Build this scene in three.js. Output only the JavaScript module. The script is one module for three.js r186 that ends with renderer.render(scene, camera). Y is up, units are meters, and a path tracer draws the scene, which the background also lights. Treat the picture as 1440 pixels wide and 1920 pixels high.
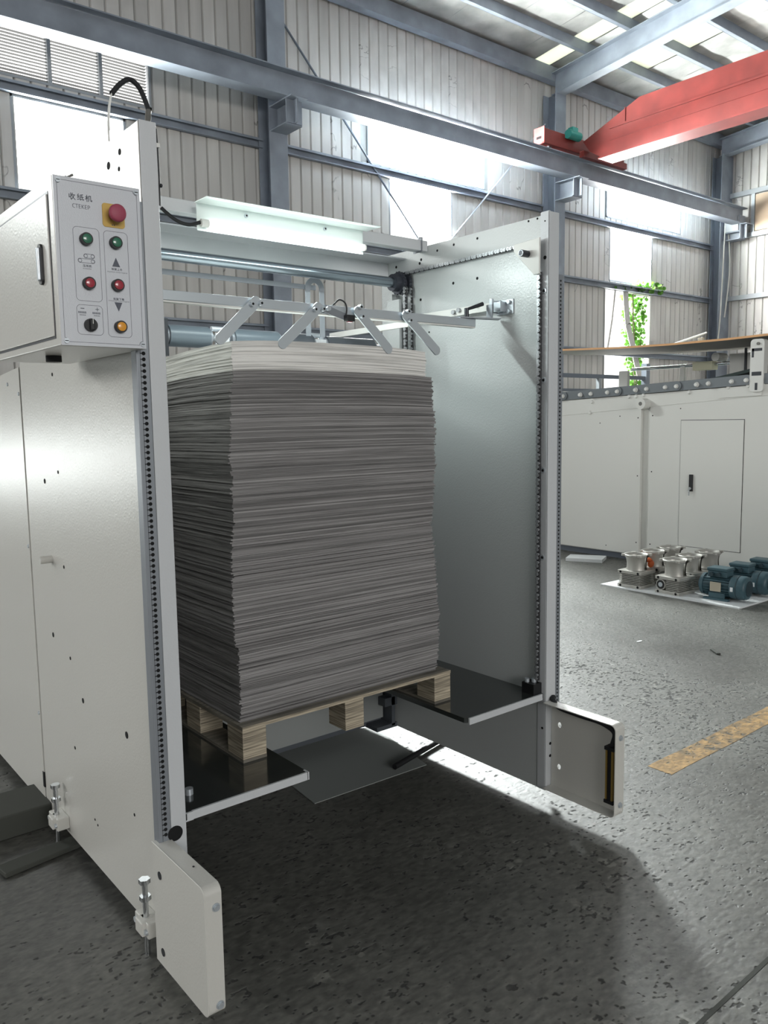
import * as THREE from 'three';
import { RoundedBoxGeometry } from 'three/addons/geometries/RoundedBoxGeometry.js';
import { mergeGeometries } from 'three/addons/utils/BufferGeometryUtils.js';
import { RectAreaLightUniformsLib } from 'three/addons/lights/RectAreaLightUniformsLib.js';

// ---------------------------------------------------------------- camera, sky, exposure
const scene = new THREE.Scene();
const camera = new THREE.PerspectiveCamera(2 * Math.atan(960 / 1527.34) * 180 / Math.PI, 1440 / 1920, 0.05, 120);
camera.position.set(0, 1.5, 0);
camera.rotation.order = 'YXZ';
camera.rotation.set(-0.110483, -0.679066, -0.014911);
const renderer = new THREE.WebGLRenderer();
renderer.toneMapping = THREE.LinearToneMapping;
renderer.toneMappingExposure = 1.8;
renderer.shadowMap.enabled = true;
RectAreaLightUniformsLib.init();
const SKY = new THREE.Color(1.0, 0.985, 0.965);
scene.background = SKY;
scene.backgroundIntensity = 1.6;
const WINDOW_LIGHT = 170;      // radiance of the overcast daylight standing in each opening
// openings in the back wall (z = -10): [x0, x1, y0, y1, light share]
const BACK = [
  [1.45, 4.47, 5.38, 5.97, 0.006], [2.8, 4.12, 4.05, 5.2, 0.35],              // louvres and hatch of the bay at the left of the picture
  [7.86, 10.37, 5.36, 6.02, 1.7], [8.26, 9.6, 4.22, 5.22, 1.7],              // middle bay
  [13.76, 16.38, 5.4, 6.05, 0.8], [13.87, 15.33, 4.2, 5.25, 0.8], [13.8, 15.5, 0.9, 4.03, 0.03],   // right bay
  [-4.35, -1.33, 5.38, 5.97, 0.02], [-3.1, -1.6, 4.05, 5.2, 0.15], [-4.2, -0.6, 0.85, 1.3, 0.05],   // bays left of the picture
  [-10.1, -7.1, 5.38, 5.97, 0.02], [-9.1, -7.3, 4.05, 5.2, 0.12],
];
for (const [x0, x1, y0, y1, share] of BACK) {
  const l = new THREE.RectAreaLight(SKY, WINDOW_LIGHT * share, x1 - x0, y1 - y0);
  l.position.set((x0 + x1) / 2, (y0 + y1) / 2, -10.32); l.lookAt((x0 + x1) / 2, (y0 + y1) / 2, 0); l.name = 'daylight_back'; scene.add(l);
}
// window band high in the left gable wall, out of the picture
const GABLE = [[-8.5, -1.5, 3.2, 5.4]];
for (const [z0, z1, y0, y1] of GABLE) {
  const l = new THREE.RectAreaLight(SKY, WINDOW_LIGHT * 0.022, z1 - z0, y1 - y0);
  l.position.set(-11.45, (y0 + y1) / 2, (z0 + z1) / 2); l.lookAt(0, (y0 + y1) / 2, (z0 + z1) / 2); l.name = 'daylight_gable'; scene.add(l);
}
// window band of the long wall behind the camera
const FRONT = [[-5.5, 3.5, 2.9, 5.7]];
for (const [x0, x1, y0, y1] of FRONT) {
  const l = new THREE.RectAreaLight(SKY, WINDOW_LIGHT * 0.03, x1 - x0, y1 - y0);
  l.position.set((x0 + x1) / 2, (y0 + y1) / 2, 12.3); l.lookAt((x0 + x1) / 2, (y0 + y1) / 2, 0); l.name = 'daylight_front'; scene.add(l);
}

// ---------------------------------------------------------------- helpers
let seed = 7;
const rnd = () => { seed = (seed * 1664525 + 1013904223) >>> 0; return seed / 4294967296; };
const rr = (a, b) => a + (b - a) * rnd();
const taken = {};
const numbered = (n) => { if (!(n in taken)) { taken[n] = 0; return n; } taken[n]++; return n + '_' + String(taken[n]).padStart(3, '0'); };
function shadows(o) { o.castShadow = true; o.receiveShadow = true; return o; }
function thing(name, label, category, base = [0, 0, 0], group) {
  const g = new THREE.Group(); g.name = numbered(name); g.position.set(...base); g.userData = { label, category };
  if (group) g.userData.group = group;
  scene.add(g); return g;
}
function rootOf(o) { let x = 0, y = 0, z = 0; while (o && o !== scene) { x += o.position.x; y += o.position.y; z += o.position.z; o = o.parent; } return [x, y, z]; }
// a part whose geometry is written in hall coordinates
function part(name, geo, mat, parent, label) {
  const m = shadows(new THREE.Mesh(Array.isArray(geo) ? merge(geo) : geo, mat)); m.name = name;
  const [x, y, z] = rootOf(parent); m.position.set(-x, -y, -z); parent.add(m);
  if (label) m.userData.label = label;
  return m;
}
// several alike pieces, each a part of its own
function parts(name, geos, mat, parent, label) { return geos.map((g) => part(name, g, mat, parent, label)); }
// a part with shared geometry set at a place in hall coordinates
function put(name, geo, mat, parent, p, rot) {
  const m = shadows(new THREE.Mesh(geo, mat)); m.name = name;
  const [x, y, z] = rootOf(parent); m.position.set(p[0] - x, p[1] - y, p[2] - z);
  if (rot) m.rotation.set(...rot);
  parent.add(m); return m;
}
function single(name, geo, mat, label, category, group) {
  const m = shadows(new THREE.Mesh(Array.isArray(geo) ? merge(geo) : geo, mat)); m.name = numbered(name); m.userData = { label, category };
  if (group) m.userData.group = group;
  scene.add(m); return m;
}
function struct(name, geo, mat) { const m = shadows(new THREE.Mesh(Array.isArray(geo) ? merge(geo) : geo, mat)); m.name = name; m.userData.kind = 'structure'; scene.add(m); return m; }
function merge(list) {
  return mergeGeometries(list.map((g) => { const n = g.index ? g.toNonIndexed() : g.clone(); for (const k of Object.keys(n.attributes)) if (!['position', 'normal', 'uv'].includes(k)) n.deleteAttribute(k); n.morphAttributes = {}; return n; }));
}
// flat uv in metres from the face direction
function muv(geo, s = 1, o = [0, 0]) {
  const g = geo.index ? geo.toNonIndexed() : geo.clone(); const p = g.attributes.position, n = g.attributes.normal, uv = new Float32Array(p.count * 2);
  for (let i = 0; i < p.count; i++) {
    const ax = Math.abs(n.getX(i)), ay = Math.abs(n.getY(i)), az = Math.abs(n.getZ(i));
    let u, v; if (ay >= ax && ay >= az) { u = p.getX(i); v = p.getZ(i); } else if (ax >= az) { u = p.getZ(i); v = p.getY(i); } else { u = p.getX(i); v = p.getY(i); }
    uv[i * 2] = u * s + o[0]; uv[i * 2 + 1] = v * s + o[1];
  }
  g.setAttribute('uv', new THREE.BufferAttribute(uv, 2)); return g;
}
const bx = (x0, x1, y0, y1, z0, z1) => muv(new THREE.BoxGeometry(x1 - x0, y1 - y0, z1 - z0).translate((x0 + x1) / 2, (y0 + y1) / 2, (z0 + z1) / 2));
const rb = (x0, x1, y0, y1, z0, z1, r = 0.004, seg = 2) => muv(new RoundedBoxGeometry(x1 - x0, y1 - y0, z1 - z0, seg, Math.min(r, (x1 - x0) / 2.01, (y1 - y0) / 2.01, (z1 - z0) / 2.01)).translate((x0 + x1) / 2, (y0 + y1) / 2, (z0 + z1) / 2));
function rod(a, b, r, seg = 14, r2) {
  const A = new THREE.Vector3(...a), B = new THREE.Vector3(...b), d = B.clone().sub(A);
  const g = new THREE.CylinderGeometry(r2 ?? r, r, d.length(), seg);
  g.applyQuaternion(new THREE.Quaternion().setFromUnitVectors(new THREE.Vector3(0, 1, 0), d.clone().normalize())); g.translate(...A.add(B).multiplyScalar(0.5).toArray()); return g;
}
const tube = (pts, r, n = 40, seg = 8) => new THREE.TubeGeometry(new THREE.CatmullRomCurve3(pts.map((p) => new THREE.Vector3(...p))), n, r, seg);
function shapeOf(pts) { const s = new THREE.Shape(); pts.forEach(([a, b], i) => i ? s.lineTo(a, b) : s.moveTo(a, b)); s.closePath(); return s; }
// outline in (z, y), spread from x0 to x1
function zyPlate(shape, x0, x1, bevel = 0) {
  const g = new THREE.ExtrudeGeometry(shape, { depth: x1 - x0 - 2 * bevel, bevelEnabled: bevel > 0, bevelSize: bevel, bevelThickness: bevel, bevelSegments: 1, curveSegments: 8 });
  g.translate(0, 0, bevel); const m = new THREE.Matrix4().set(0, 0, 1, x0, 0, 1, 0, 0, 1, 0, 0, 0, 0, 0, 0, 1); // (z,y,depth) -> (x,y,z)
  g.applyMatrix4(m); flip(g); return muv(g);
}
// outline in (x, y), spread from z0 to z1
function xyPlate(shape, z0, z1, bevel = 0) {
  const g = new THREE.ExtrudeGeometry(shape, { depth: z1 - z0 - 2 * bevel, bevelEnabled: bevel > 0, bevelSize: bevel, bevelThickness: bevel, bevelSegments: 1, curveSegments: 8 });
  g.translate(0, 0, z0 + bevel); return muv(g);
}
// outline in (x, z), spread from y0 to y1
function xzPlate(shape, y0, y1) {
  const g = new THREE.ExtrudeGeometry(shape, { depth: y1 - y0, bevelEnabled: false, curveSegments: 8 });
  g.applyMatrix4(new THREE.Matrix4().set(1, 0, 0, 0, 0, 0, 1, y0, 0, 1, 0, 0, 0, 0, 0, 1)); flip(g); return muv(g);
}
function flip(g) { // mirror matrices turn the faces inside out: swap corners, redo normals
  const p = g.attributes.position; if (g.index) { const a = g.index.array; for (let i = 0; i < a.length; i += 3) [a[i], a[i + 1]] = [a[i + 1], a[i]]; } else for (const k of Object.keys(g.attributes)) { const A = g.attributes[k], n = A.itemSize; for (let i = 0; i < p.count; i += 3) for (let c = 0; c < n; c++) { const t = A.array[i * n + c]; A.array[i * n + c] = A.array[(i + 1) * n + c]; A.array[(i + 1) * n + c] = t; } }
  g.computeVertexNormals(); return g;
}
function roundRect(x0, y0, x1, y1, r) {
  const s = new THREE.Shape(); s.moveTo(x0 + r, y0); s.lineTo(x1 - r, y0); s.absarc(x1 - r, y0 + r, r, -Math.PI / 2, 0); s.lineTo(x1, y1 - r); s.absarc(x1 - r, y1 - r, r, 0, Math.PI / 2); s.lineTo(x0 + r, y1); s.absarc(x0 + r, y1 - r, r, Math.PI / 2, Math.PI); s.lineTo(x0, y0 + r); s.absarc(x0 + r, y0 + r, r, Math.PI, 1.5 * Math.PI); return s;
}
// hexagon bolt or socket screw whose head sits at p and points along dir
function boltGeo(p, dir, r = 0.007, h = 0.006, seg = 6) { const q = [p[0] + dir[0] * h, p[1] + dir[1] * h, p[2] + dir[2] * h]; return rod(p, q, r, seg); }

// ---------------------------------------------------------------- textures
function lattice(n, s) { let q = s; const a = new Float32Array(n * n); for (let i = 0; i < a.length; i++) { q = (q * 1664525 + 1013904223) >>> 0; a[i] = q / 4294967296; } return a; }
function fbm(size, f0, oct, s, sx = 1, sy = 1, gain = 0.5) {
  const out = new Float32Array(size * size); let amp = 1, tot = 0;
  for (let o = 0; o < oct; o++) {
    const fx = Math.min(size, Math.round(f0 * sx * 2 ** o)), fy = Math.min(size, Math.round(f0 * sy * 2 ** o)), n = Math.max(fx, fy), L = lattice(n, s + o * 977);
    for (let y = 0; y < size; y++) {
      const Y = y / size * fy, y0 = Math.floor(Y), ty = Y - y0, wy = ty * ty * (3 - 2 * ty), r0 = (y0 % fy) * n, r1 = ((y0 + 1) % fy) * n;
      for (let x = 0; x < size; x++) {
        const X = x / size * fx, x0 = Math.floor(X), tx = X - x0, wx = tx * tx * (3 - 2 * tx), a = x0 % fx, b = (x0 + 1) % fx;
        const p = L[r0 + a] + (L[r0 + b] - L[r0 + a]) * wx, q = L[r1 + a] + (L[r1 + b] - L[r1 + a]) * wx;
        out[y * size + x] += amp * (p + (q - p) * wy);
      }
    }
    tot += amp; amp *= gain;
  }
  for (let i = 0; i < out.length; i++) out[i] /= tot; return out;
}
function tex(size, fn, srgb, rep = 1) {
  const d = new Uint8Array(size * size * 4);
  for (let i = 0; i < size * size; i++) { const c = fn(i); for (let k = 0; k < 3; k++) d[i * 4 + k] = Math.max(0, Math.min(255, (Array.isArray(c) ? c[k] : c) * 255)); d[i * 4 + 3] = Array.isArray(c) && c.length > 3 ? Math.max(0, Math.min(255, c[3] * 255)) : 255; }
  const t = new THREE.DataTexture(d, size, size); t.wrapS = t.wrapT = THREE.RepeatWrapping; t.magFilter = THREE.LinearFilter; t.minFilter = THREE.LinearMipmapLinearFilter; t.generateMipmaps = true;
  if (srgb) t.colorSpace = THREE.SRGBColorSpace; t.repeat.set(rep, rep); t.needsUpdate = true; return t;
}
const sm = (a, b, x) => { const t = Math.max(0, Math.min(1, (x - a) / (b - a))); return t * t * (3 - 2 * t); };
// floor: 4 m of worn concrete with pits, chips and stains
const FS = 2048, fA = fbm(FS, 5, 6, 11), fB = fbm(FS, 90, 4, 23), fC = fbm(FS, 3, 4, 37), fD = fbm(FS, 260, 3, 51, 0.7, 1.3), fE = fbm(FS, 300, 2, 71, 0.8, 1.2);
const pit = (i) => sm(0.67, 0.74, fE[i] * 0.75 + fB[i] * 0.25 + (fA[i] - 0.5) * 0.4), chip = (i) => sm(0.69, 0.74, fB[i]) * sm(0.5, 0.6, fA[i]);
const floorMap = tex(FS, (i) => { const t = 0.365 + (fA[i] - 0.5) * 0.2 + (fC[i] - 0.5) * 0.14 + (fD[i] - 0.5) * 0.2 - pit(i) * 0.17 + chip(i) * 0.12; return [t * 1.0, t * 1.0, t * 0.945]; }, true, 0.25);
const lineMap = tex(1024, (i) => { const j = (i >> 10) * 2 * FS + (i & 1023) * 2, w = sm(0.5, 0.62, fB[j] * 0.5 + fA[j] * 0.5) * 0.35 + pit(j) * 0.6, t = 0.9 + (fD[j] - 0.5) * 0.5; return [t * (0.72 - 0.36 * w), t * (0.58 - 0.23 * w), t * (0.38 - 0.06 * w)]; }, true, 0.25);
const floorBump = tex(FS, (i) => 0.6 + (fD[i] - 0.5) * 0.35 + (fB[i] - 0.5) * 0.3 - pit(i) * 0.5, false, 0.25);
const floorRough = tex(1024, (i) => { const j = (i >> 10) * 2 * FS + (i & 1023) * 2; return 0.52 + (fA[j] - 0.5) * 0.35 + pit(j) * 0.3; }, false, 0.25);
const f512 = fbm(512, 64, 3, 5), g512 = fbm(512, 6, 5, 9), h512 = fbm(512, 4, 5, 77, 1, 1, 0.6);
const peel = tex(512, (i) => f512[i], false, 3.2);
const foilBump = tex(512, (i) => Math.abs(h512[i] - 0.5) * 2, false, 0.8);
const foilMap = tex(512, (i) => { const t = 0.70 + (g512[i] - 0.5) * 0.3; return [t, t, t * 0.98]; }, true, 0.5);
const str = fbm(512, 4, 6, 15, 0.5, 16), str2 = fbm(512, 4, 5, 19, 12, 0.6);
const woodMap = tex(512, (i) => { const t = 0.78 + (str[i] - 0.5) * 0.75; return [t * 0.79, t * 0.74, t * 0.65]; }, true, 5);
const plyTop = tex(512, (i) => { const t = 0.5 + (str[i] - 0.5) * 0.3 + (g512[i] - 0.5) * 0.2; return [t, t * 0.96, t * 0.88]; }, true, 1.5);
const boardMap = tex(512, (i) => { const t = 0.94 + (str[i] - 0.5) * 0.5 + (g512[i] - 0.5) * 0.25; return t; }, true, 1);
// cladding: faded white paint with grime blotches and thin scratched streaks
const cl = fbm(1024, 5, 6, 31), cl2 = fbm(1024, 10, 5, 41, 3, 0.5), cl3 = fbm(1024, 4, 6, 43);
const clad = tex(1024, (i) => { const crack = (1 - sm(0.0, 0.007, Math.abs(cl3[i] - 0.5))) * sm(0.64, 0.7, cl[i]); const t = 0.80 + (cl[i] - 0.5) * 0.10 + (cl2[i] - 0.5) * 0.09 - crack * 0.26; return [t, t * 0.99, t * 0.97]; }, true, 0.3);
const steelMap = tex(512, (i) => { const t = 0.9 + (g512[i] - 0.5) * 0.25; return t; }, true, 0.6);

// ---------------------------------------------------------------- materials
const C = (r, g, b) => new THREE.Color(r, g, b);
const std = (o) => new THREE.MeshStandardMaterial(o), phy = (o) => new THREE.MeshPhysicalMaterial(o);
const hex = (h) => new THREE.Color(h);
const M = {
  floor: phy({ ior: 1.75, map: floorMap, bumpMap: floorBump, bumpScale: 0.003, roughnessMap: floorRough, roughness: 1, color: hex('#ffffff') }),
  clad: std({ map: clad, roughness: 0.55 }),
  wallBody: std({ color: hex('#8f8f8c'), roughness: 0.8 }),
  foil: std({ map: foilMap, bumpMap: foilBump, bumpScale: 0.007, roughness: 0.45, metalness: 0.12 }),
  frp: phy({ color: hex('#eef2e4'), transmission: 0.8, roughness: 1, thickness: 0 }),
  roof: std({ color: hex('#8a8d90'), roughness: 0.7 }),
  steel: std({ color: hex('#9ba4b0'), map: steelMap, roughness: 0.55 }),
  steelDark: std({ color: hex('#69717c'), roughness: 0.6 }),
  crane: std({ color: hex('#8a3732'), map: steelMap, roughness: 0.45 }),
  craneEnd: std({ color: hex('#b8504e'), roughness: 0.5 }),
  teal: std({ color: hex('#2f8f86'), roughness: 0.5 }),
  paint: phy({ color: hex('#cdccc6'), roughness: 0.34, bumpMap: peel, bumpScale: 0.00035, clearcoat: 0.25, clearcoatRoughness: 0.3 }),
  paintCool: phy({ color: hex('#c6c9cc'), roughness: 0.38, bumpMap: peel, bumpScale: 0.00035 }),
  panelGrey: phy({ color: hex('#c2c6c6'), roughness: 0.3, bumpMap: peel, bumpScale: 0.0005 }),
  cab: phy({ color: hex('#d9d9d4'), roughness: 0.42 }),
  alu: std({ color: hex('#8b9096'), roughness: 0.42, metalness: 0.35 }),
  zinc: std({ color: hex('#c3cad0'), roughness: 0.3, metalness: 0.5 }),
  chrome: std({ color: hex('#d9dcdf'), roughness: 0.16, metalness: 1 }),
  shaft: std({ color: hex('#8d979f'), roughness: 0.25, metalness: 0.9 }),
  black: std({ color: hex('#16171a'), roughness: 0.5 }),
  rubber: std({ color: hex('#1d1f22'), roughness: 0.75 }),
  chain: std({ color: hex('#a2a5a8'), roughness: 0.4, metalness: 0.55 }),
  chainDark: std({ color: hex('#3a3c40'), roughness: 0.4, metalness: 0.6 }),
  hole: std({ color: hex('#0d0e10'), roughness: 0.9 }),
  sprocket: std({ color: hex('#3d4048'), roughness: 0.5, metalness: 0.4 }),
  roller: std({ color: hex('#5f6a72'), roughness: 0.35 }),
  rollerDark: std({ color: hex('#4c5157'), roughness: 0.5 }),
  platform: phy({ color: hex('#3a3e3d'), roughness: 0.16, metalness: 0.3, clearcoat: 0.6, clearcoatRoughness: 0.1 }),
  wood: std({ map: woodMap, roughness: 0.8 }),
  ply: std({ map: plyTop, roughness: 0.85 }),
  plyEdge: std({ color: hex('#d9a878'), roughness: 0.7 }),
  plyFace: std({ color: hex('#9a938c'), roughness: 0.6 }),
  brass: std({ color: hex('#a98d4d'), roughness: 0.4, metalness: 0.5 }),
  white: std({ color: hex('#dcdcd8'), roughness: 0.6 }),
  lampMetal: std({ color: hex('#e4eeec'), roughness: 0.4 }),
  tube: std({ color: hex('#ffffff'), emissive: C(0.95, 1, 0.96), emissiveIntensity: 0.9 }),
  green: phy({ color: hex('#2b6b52'), roughness: 0.25, clearcoat: 0.8 }),
  red: phy({ color: hex('#a02a3a'), roughness: 0.25, clearcoat: 0.8 }),
  mushroom: std({ color: hex('#9c4358'), roughness: 0.55 }),
  amber: phy({ color: hex('#e0992a'), roughness: 0.3, clearcoat: 0.6 }),
  yellowPlate: std({ color: hex('#cba95a'), roughness: 0.6 }),
  cast: std({ color: hex('#b3b1ab'), roughness: 0.4, metalness: 0.4 }),
  castDark: std({ color: hex('#6f6e6a'), roughness: 0.5, metalness: 0.3 }),
  motor: std({ color: hex('#3f5a63'), roughness: 0.45 }),
  motorDark: std({ color: hex('#2a3c44'), roughness: 0.5 }),
  cream: std({ color: hex('#d9d7bd'), roughness: 0.6 }),
  rearGrey: std({ color: hex('#8b8f8e'), roughness: 0.6 }),
  tan: std({ color: hex('#b3aa98'), roughness: 0.5 }),
  belt: std({ color: hex('#2b3a38'), roughness: 0.7 }),
  rail: std({ color: hex('#6e7478'), roughness: 0.45, metalness: 0.3 }),
  leaf: phy({ color: hex('#5f9434'), roughness: 0.8, transmission: 0.2, thickness: 0 }),
  stem: std({ color: hex('#6d6a55'), roughness: 0.9 }),
  glass: phy({ color: hex('#f4f8f8'), transmission: 1, roughness: 0.04, thickness: 0 }),
  frame: std({ color: hex('#9a9fa3'), roughness: 0.5 }),
  slat: std({ color: hex('#5c5f5d'), roughness: 0.5 }),
  foam: std({ color: hex('#e2e5e6'), roughness: 0.7 }),
  orange: std({ color: hex('#d8642a'), roughness: 0.5 }),
  floorSheet: std({ color: hex('#898e8c'), roughness: 0.5 }),
  timber: std({ color: hex('#3f413c'), roughness: 0.85 }),
  tanPanel: std({ color: hex('#c9b49c'), roughness: 0.7 }),
  rope: std({ color: hex('#cfcfc8'), roughness: 0.8 }),
  yellowLine: std({ map: lineMap, color: hex('#ffffff'), bumpMap: floorBump, bumpScale: 0.003, roughness: 0.75 }),
};

// ================================================================ THE HALL
const X0 = -11.1, X1 = 17.9, ZB = -10, ZF = 12, BAY = 5.8, COLS = [-5.3, 0.5, 6.1, 11.95];
const roofY = (z) => z < 1 ? 7.70 + 0.093 * (z + 10) : 7.70 + 0.093 * 11 - 0.093 * (z - 1);
const floor = struct('floor', muv(new THREE.BoxGeometry(X1 - X0 + 0.6, 0.2, ZF - ZB + 0.6).translate((X0 + X1) / 2, -0.1, (ZB + ZF) / 2)), M.floor);

// a wall with openings: full boxes around the holes, built from a grid of cuts
function holedWall(holes, u0, u1, top, box) {
  const us = [...new Set([u0, u1, ...holes.flatMap((h) => [h[0], h[1]])])].sort((a, b) => a - b), out = [];
  for (let i = 0; i + 1 < us.length; i++) {
    const m = (us[i] + us[i + 1]) / 2, cuts = holes.filter((h) => h[0] < m && h[1] > m).sort((a, b) => a[2] - b[2]); let y = 0;
    for (const c of cuts) { if (c[2] > y + 1e-4) out.push(box(us[i], us[i + 1], y, c[2])); y = c[3]; }
    if (top > y) out.push(box(us[i], us[i + 1], y, top));
  }
  return out;
}
const wallBack = struct('wall_back', holedWall(BACK, X0 - 0.2, X1 + 0.2, 7.72, (a, b, c, d) => bx(a, b, c, d, -10.16, -10.03)), M.wallBody);
// cladding boards of the back wall: each a raised pan with bevelled edges; joints stay open behind them
const PITCH = 0.181;
const boardShape = (w) => { const s = new THREE.Shape(), e = 0.013; s.moveTo(-w / 2, 0); s.lineTo(-w / 2 + e, 0.026); s.lineTo(w / 2 - e, 0.026); s.lineTo(w / 2, 0); s.closePath(); return s; };
const boardGeo = new THREE.ExtrudeGeometry(boardShape(PITCH - 0.006), { depth: 1, bevelEnabled: false });   // x, z(0..0.026), length along z -> stand it up
boardGeo.applyMatrix4(new THREE.Matrix4().set(1, 0, 0, 0, 0, 0, 1, 0, 0, 1, 0, 0, 0, 0, 0, 1)); flip(boardGeo);
const cladVariants = [0, 1, 2, 3, 4].map((k) => { const m = M.clad.clone(), t = clad.clone(); t.offset.set(k * 0.23, k * 0.37); t.repeat.set(0.3, 1.2); t.needsUpdate = true; m.map = t; m.color = new THREE.Color().setScalar(0.93 + 0.03 * (k % 3)); return m; });
let nBoard = 0;
const boardGeos = [0, 1, 2].map((k) => { const g = boardGeo.clone(), p = g.attributes.position, uv = new Float32Array(p.count * 2); for (let i = 0; i < p.count; i++) { uv[2 * i] = p.getX(i) + k * 1.37; uv[2 * i + 1] = p.getY(i) + k * 0.6; } g.setAttribute('uv', new THREE.BufferAttribute(uv, 2)); return g; });
function cladBoard(parent, pos, len, turn) {
  const m = shadows(new THREE.Mesh(boardGeos[nBoard % 3], cladVariants[(nBoard * 7 + (nBoard >> 2)) % 5])); nBoard++;
  m.name = 'cladding_board'; m.position.set(...pos); m.scale.set(1, len, 1); m.rotation.y = turn; parent.add(m); return m;
}
for (let x = 1.5; x < X1 - 0.05; x += PITCH) {
  let y = 0.02; const cuts = BACK.filter((h) => h[0] < x + 0.03 && h[1] > x - 0.03).sort((a, b) => a[2] - b[2]);
  for (const c of cuts) { if (c[2] - y > 0.05) cladBoard(wallBack, [x, y, -10.03], c[2] - y, 0); y = Math.max(y, c[3]); }
  if (7.55 - y > 0.05) cladBoard(wallBack, [x, y, -10.03], 7.55 - y, 0);
}
// girts
for (const y of [5.26, 4.1, 2.8, 1.6]) for (const [a, b] of [[1.0, 6.0], [6.3, 11.8], [12.15, 17.6]]) {
  part('girt', [bx(a, b, y - 0.06, y + 0.06, -9.995, -9.985), bx(a, b, y + 0.05, y + 0.06, -9.995, -9.92), bx(a, b, y - 0.06, y - 0.05, -9.995, -9.92), bx(a, b, y + 0.03, y + 0.06, -9.925, -9.915)], M.steel, wallBack);
}
// right gable wall (faces -x)

const wallRight = struct('wall_right', holedWall([], ZB, ZF, 8.6, (a, b, c, d) => bx(17.93, 18.08, c, d, a, b)), M.wallBody);
for (let z = -9.9; z < -6.5; z += PITCH) cladBoard(wallRight, [17.93, 0.02, z], 5.4, -Math.PI / 2), cladBoard(wallRight, [17.93, 5.5, z], 2.2, -Math.PI / 2);
for (const y of [6.35, 5.44, 4.12, 2.8]) part('girt', [bx(17.8, 17.9, y - 0.05, y + 0.05, -9.8, -6.5)], M.frame, wallRight);
part('tan_panel', bx(17.86, 17.9, 5.52, 6.28, -9.12, -6.6), M.tanPanel, wallRight, 'tan board panel high on the wall');
part('frame_post', bx(17.84, 17.9, 5.49, 6.3, -9.2, -9.13), M.zinc, wallRight);
struct('wall_left', holedWall(GABLE, ZB, ZF, 8.6, (a, b, c, d) => bx(X0 - 0.18, X0 - 0.03, c, d, a, b)), M.wallBody);
struct('wall_front', holedWall(FRONT, X0 - 0.2, X1 + 0.2, 7.8, (a, b, c, d) => bx(a, b, c, d, 12.03, 12.18)), M.wallBody);

// roof: slab cells with skylight cells left open, foil panels below, purlins
const PZ = []; for (let k = -1; k < 27; k++) PZ.push(-9.87 + 0.835 * k);
const PW = 0.86, skylit = (i, z) => { const a = 5.0 + i * PW; return z < -3 && ((a > 11.0 && a < 11.35) || (a > 12.2 && a < 12.9 && z > -9 && z < -7.2)); };
const slab = [];
function roofCell(x0, x1, z0, z1, lift, th) {
  const g = new THREE.BoxGeometry(x1 - x0, th, z1 - z0, 1, 1, 1).translate((x0 + x1) / 2, 0, (z0 + z1) / 2), p = g.attributes.position;
  for (let i = 0; i < p.count; i++) p.setY(i, p.getY(i) + th / 2 + lift + roofY(p.getZ(i))); g.computeVertexNormals(); return muv(g);
}
const foilCells = [], frpCells = [];
for (let k = 0; k + 1 < PZ.length; k++) {
  const z0 = k === 0 ? -10.2 : PZ[k], z1 = PZ[k + 1]; let run = X0 - 0.3;
  for (let i = 0; i < 15; i++) {
    const a = 5.0 + i * PW, b = Math.min(a + PW, 18.2);
    if (k < 9 && skylit(i, (z0 + z1) / 2)) { const a1 = a + (a < 11.5 ? 0.45 : 0.1); foilCells.push([a, a1, z0, z1]); frpCells.push([a1, b, z0, z1]); } else if (k < 9) foilCells.push([a, b, z0, z1]);
    if (skylit(i, (z0 + z1) / 2) && k < 9) { const a1 = a + (a < 11.5 ? 0.45 : 0.1); if (a1 > run) slab.push(roofCell(run, a1, z0, z1, 0.02, 0.05)); run = b; }
  }
  slab.push(roofCell(run, 18.2, z0, z1, 0.02, 0.05));
}
const ceiling = struct('ceiling', slab, M.roof);
for (const [a, b, z0, z1] of foilCells) {
  const n = 5, g = new THREE.PlaneGeometry(b - a - 0.008, z1 - z0 - 0.008, n, n).rotateX(Math.PI / 2).translate((a + b) / 2, 0, (z0 + z1) / 2), p = g.attributes.position;
  const q = rr(0, 9);
  for (let i = 0; i < p.count; i++) { const u = (p.getX(i) - a) / (b - a), v = (p.getZ(i) - z0) / (z1 - z0); p.setY(i, roofY(p.getZ(i)) - 0.012 - 0.03 * Math.sin(Math.PI * u) * Math.sin(Math.PI * v) * (0.6 + 0.4 * Math.sin(q + 5 * u + 3 * v)) + rr(-0.004, 0.004)); }
  g.computeVertexNormals(); part('roof_panel', muv(g), M.foil, ceiling);
}
for (const [a, b, z0, z1] of frpCells) part('skylight_panel', roofCell(a, b, z0, z1, 0.0, 0.004), M.frp, ceiling, 'translucent greenish roof sheet');
for (let k = 1; k < 13; k++) {
  const z = PZ[k], y = roofY(z) - 0.17;
  const g = [bx(X0, X1, y, y + 0.16, z - 0.004, z + 0.004), bx(X0, X1, y, y + 0.006, z - 0.07, z), bx(X0, X1, y + 0.15, y + 0.156, z - 0.07, z), bx(X0, X1, y, y + 0.03, z - 0.074, z - 0.066)];
  part('purlin', g, M.steel, ceiling);
}
part('eave_beam', bx(X0, X1, 7.42, 7.66, -9.95, -9.80), M.steel, ceiling);

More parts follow.
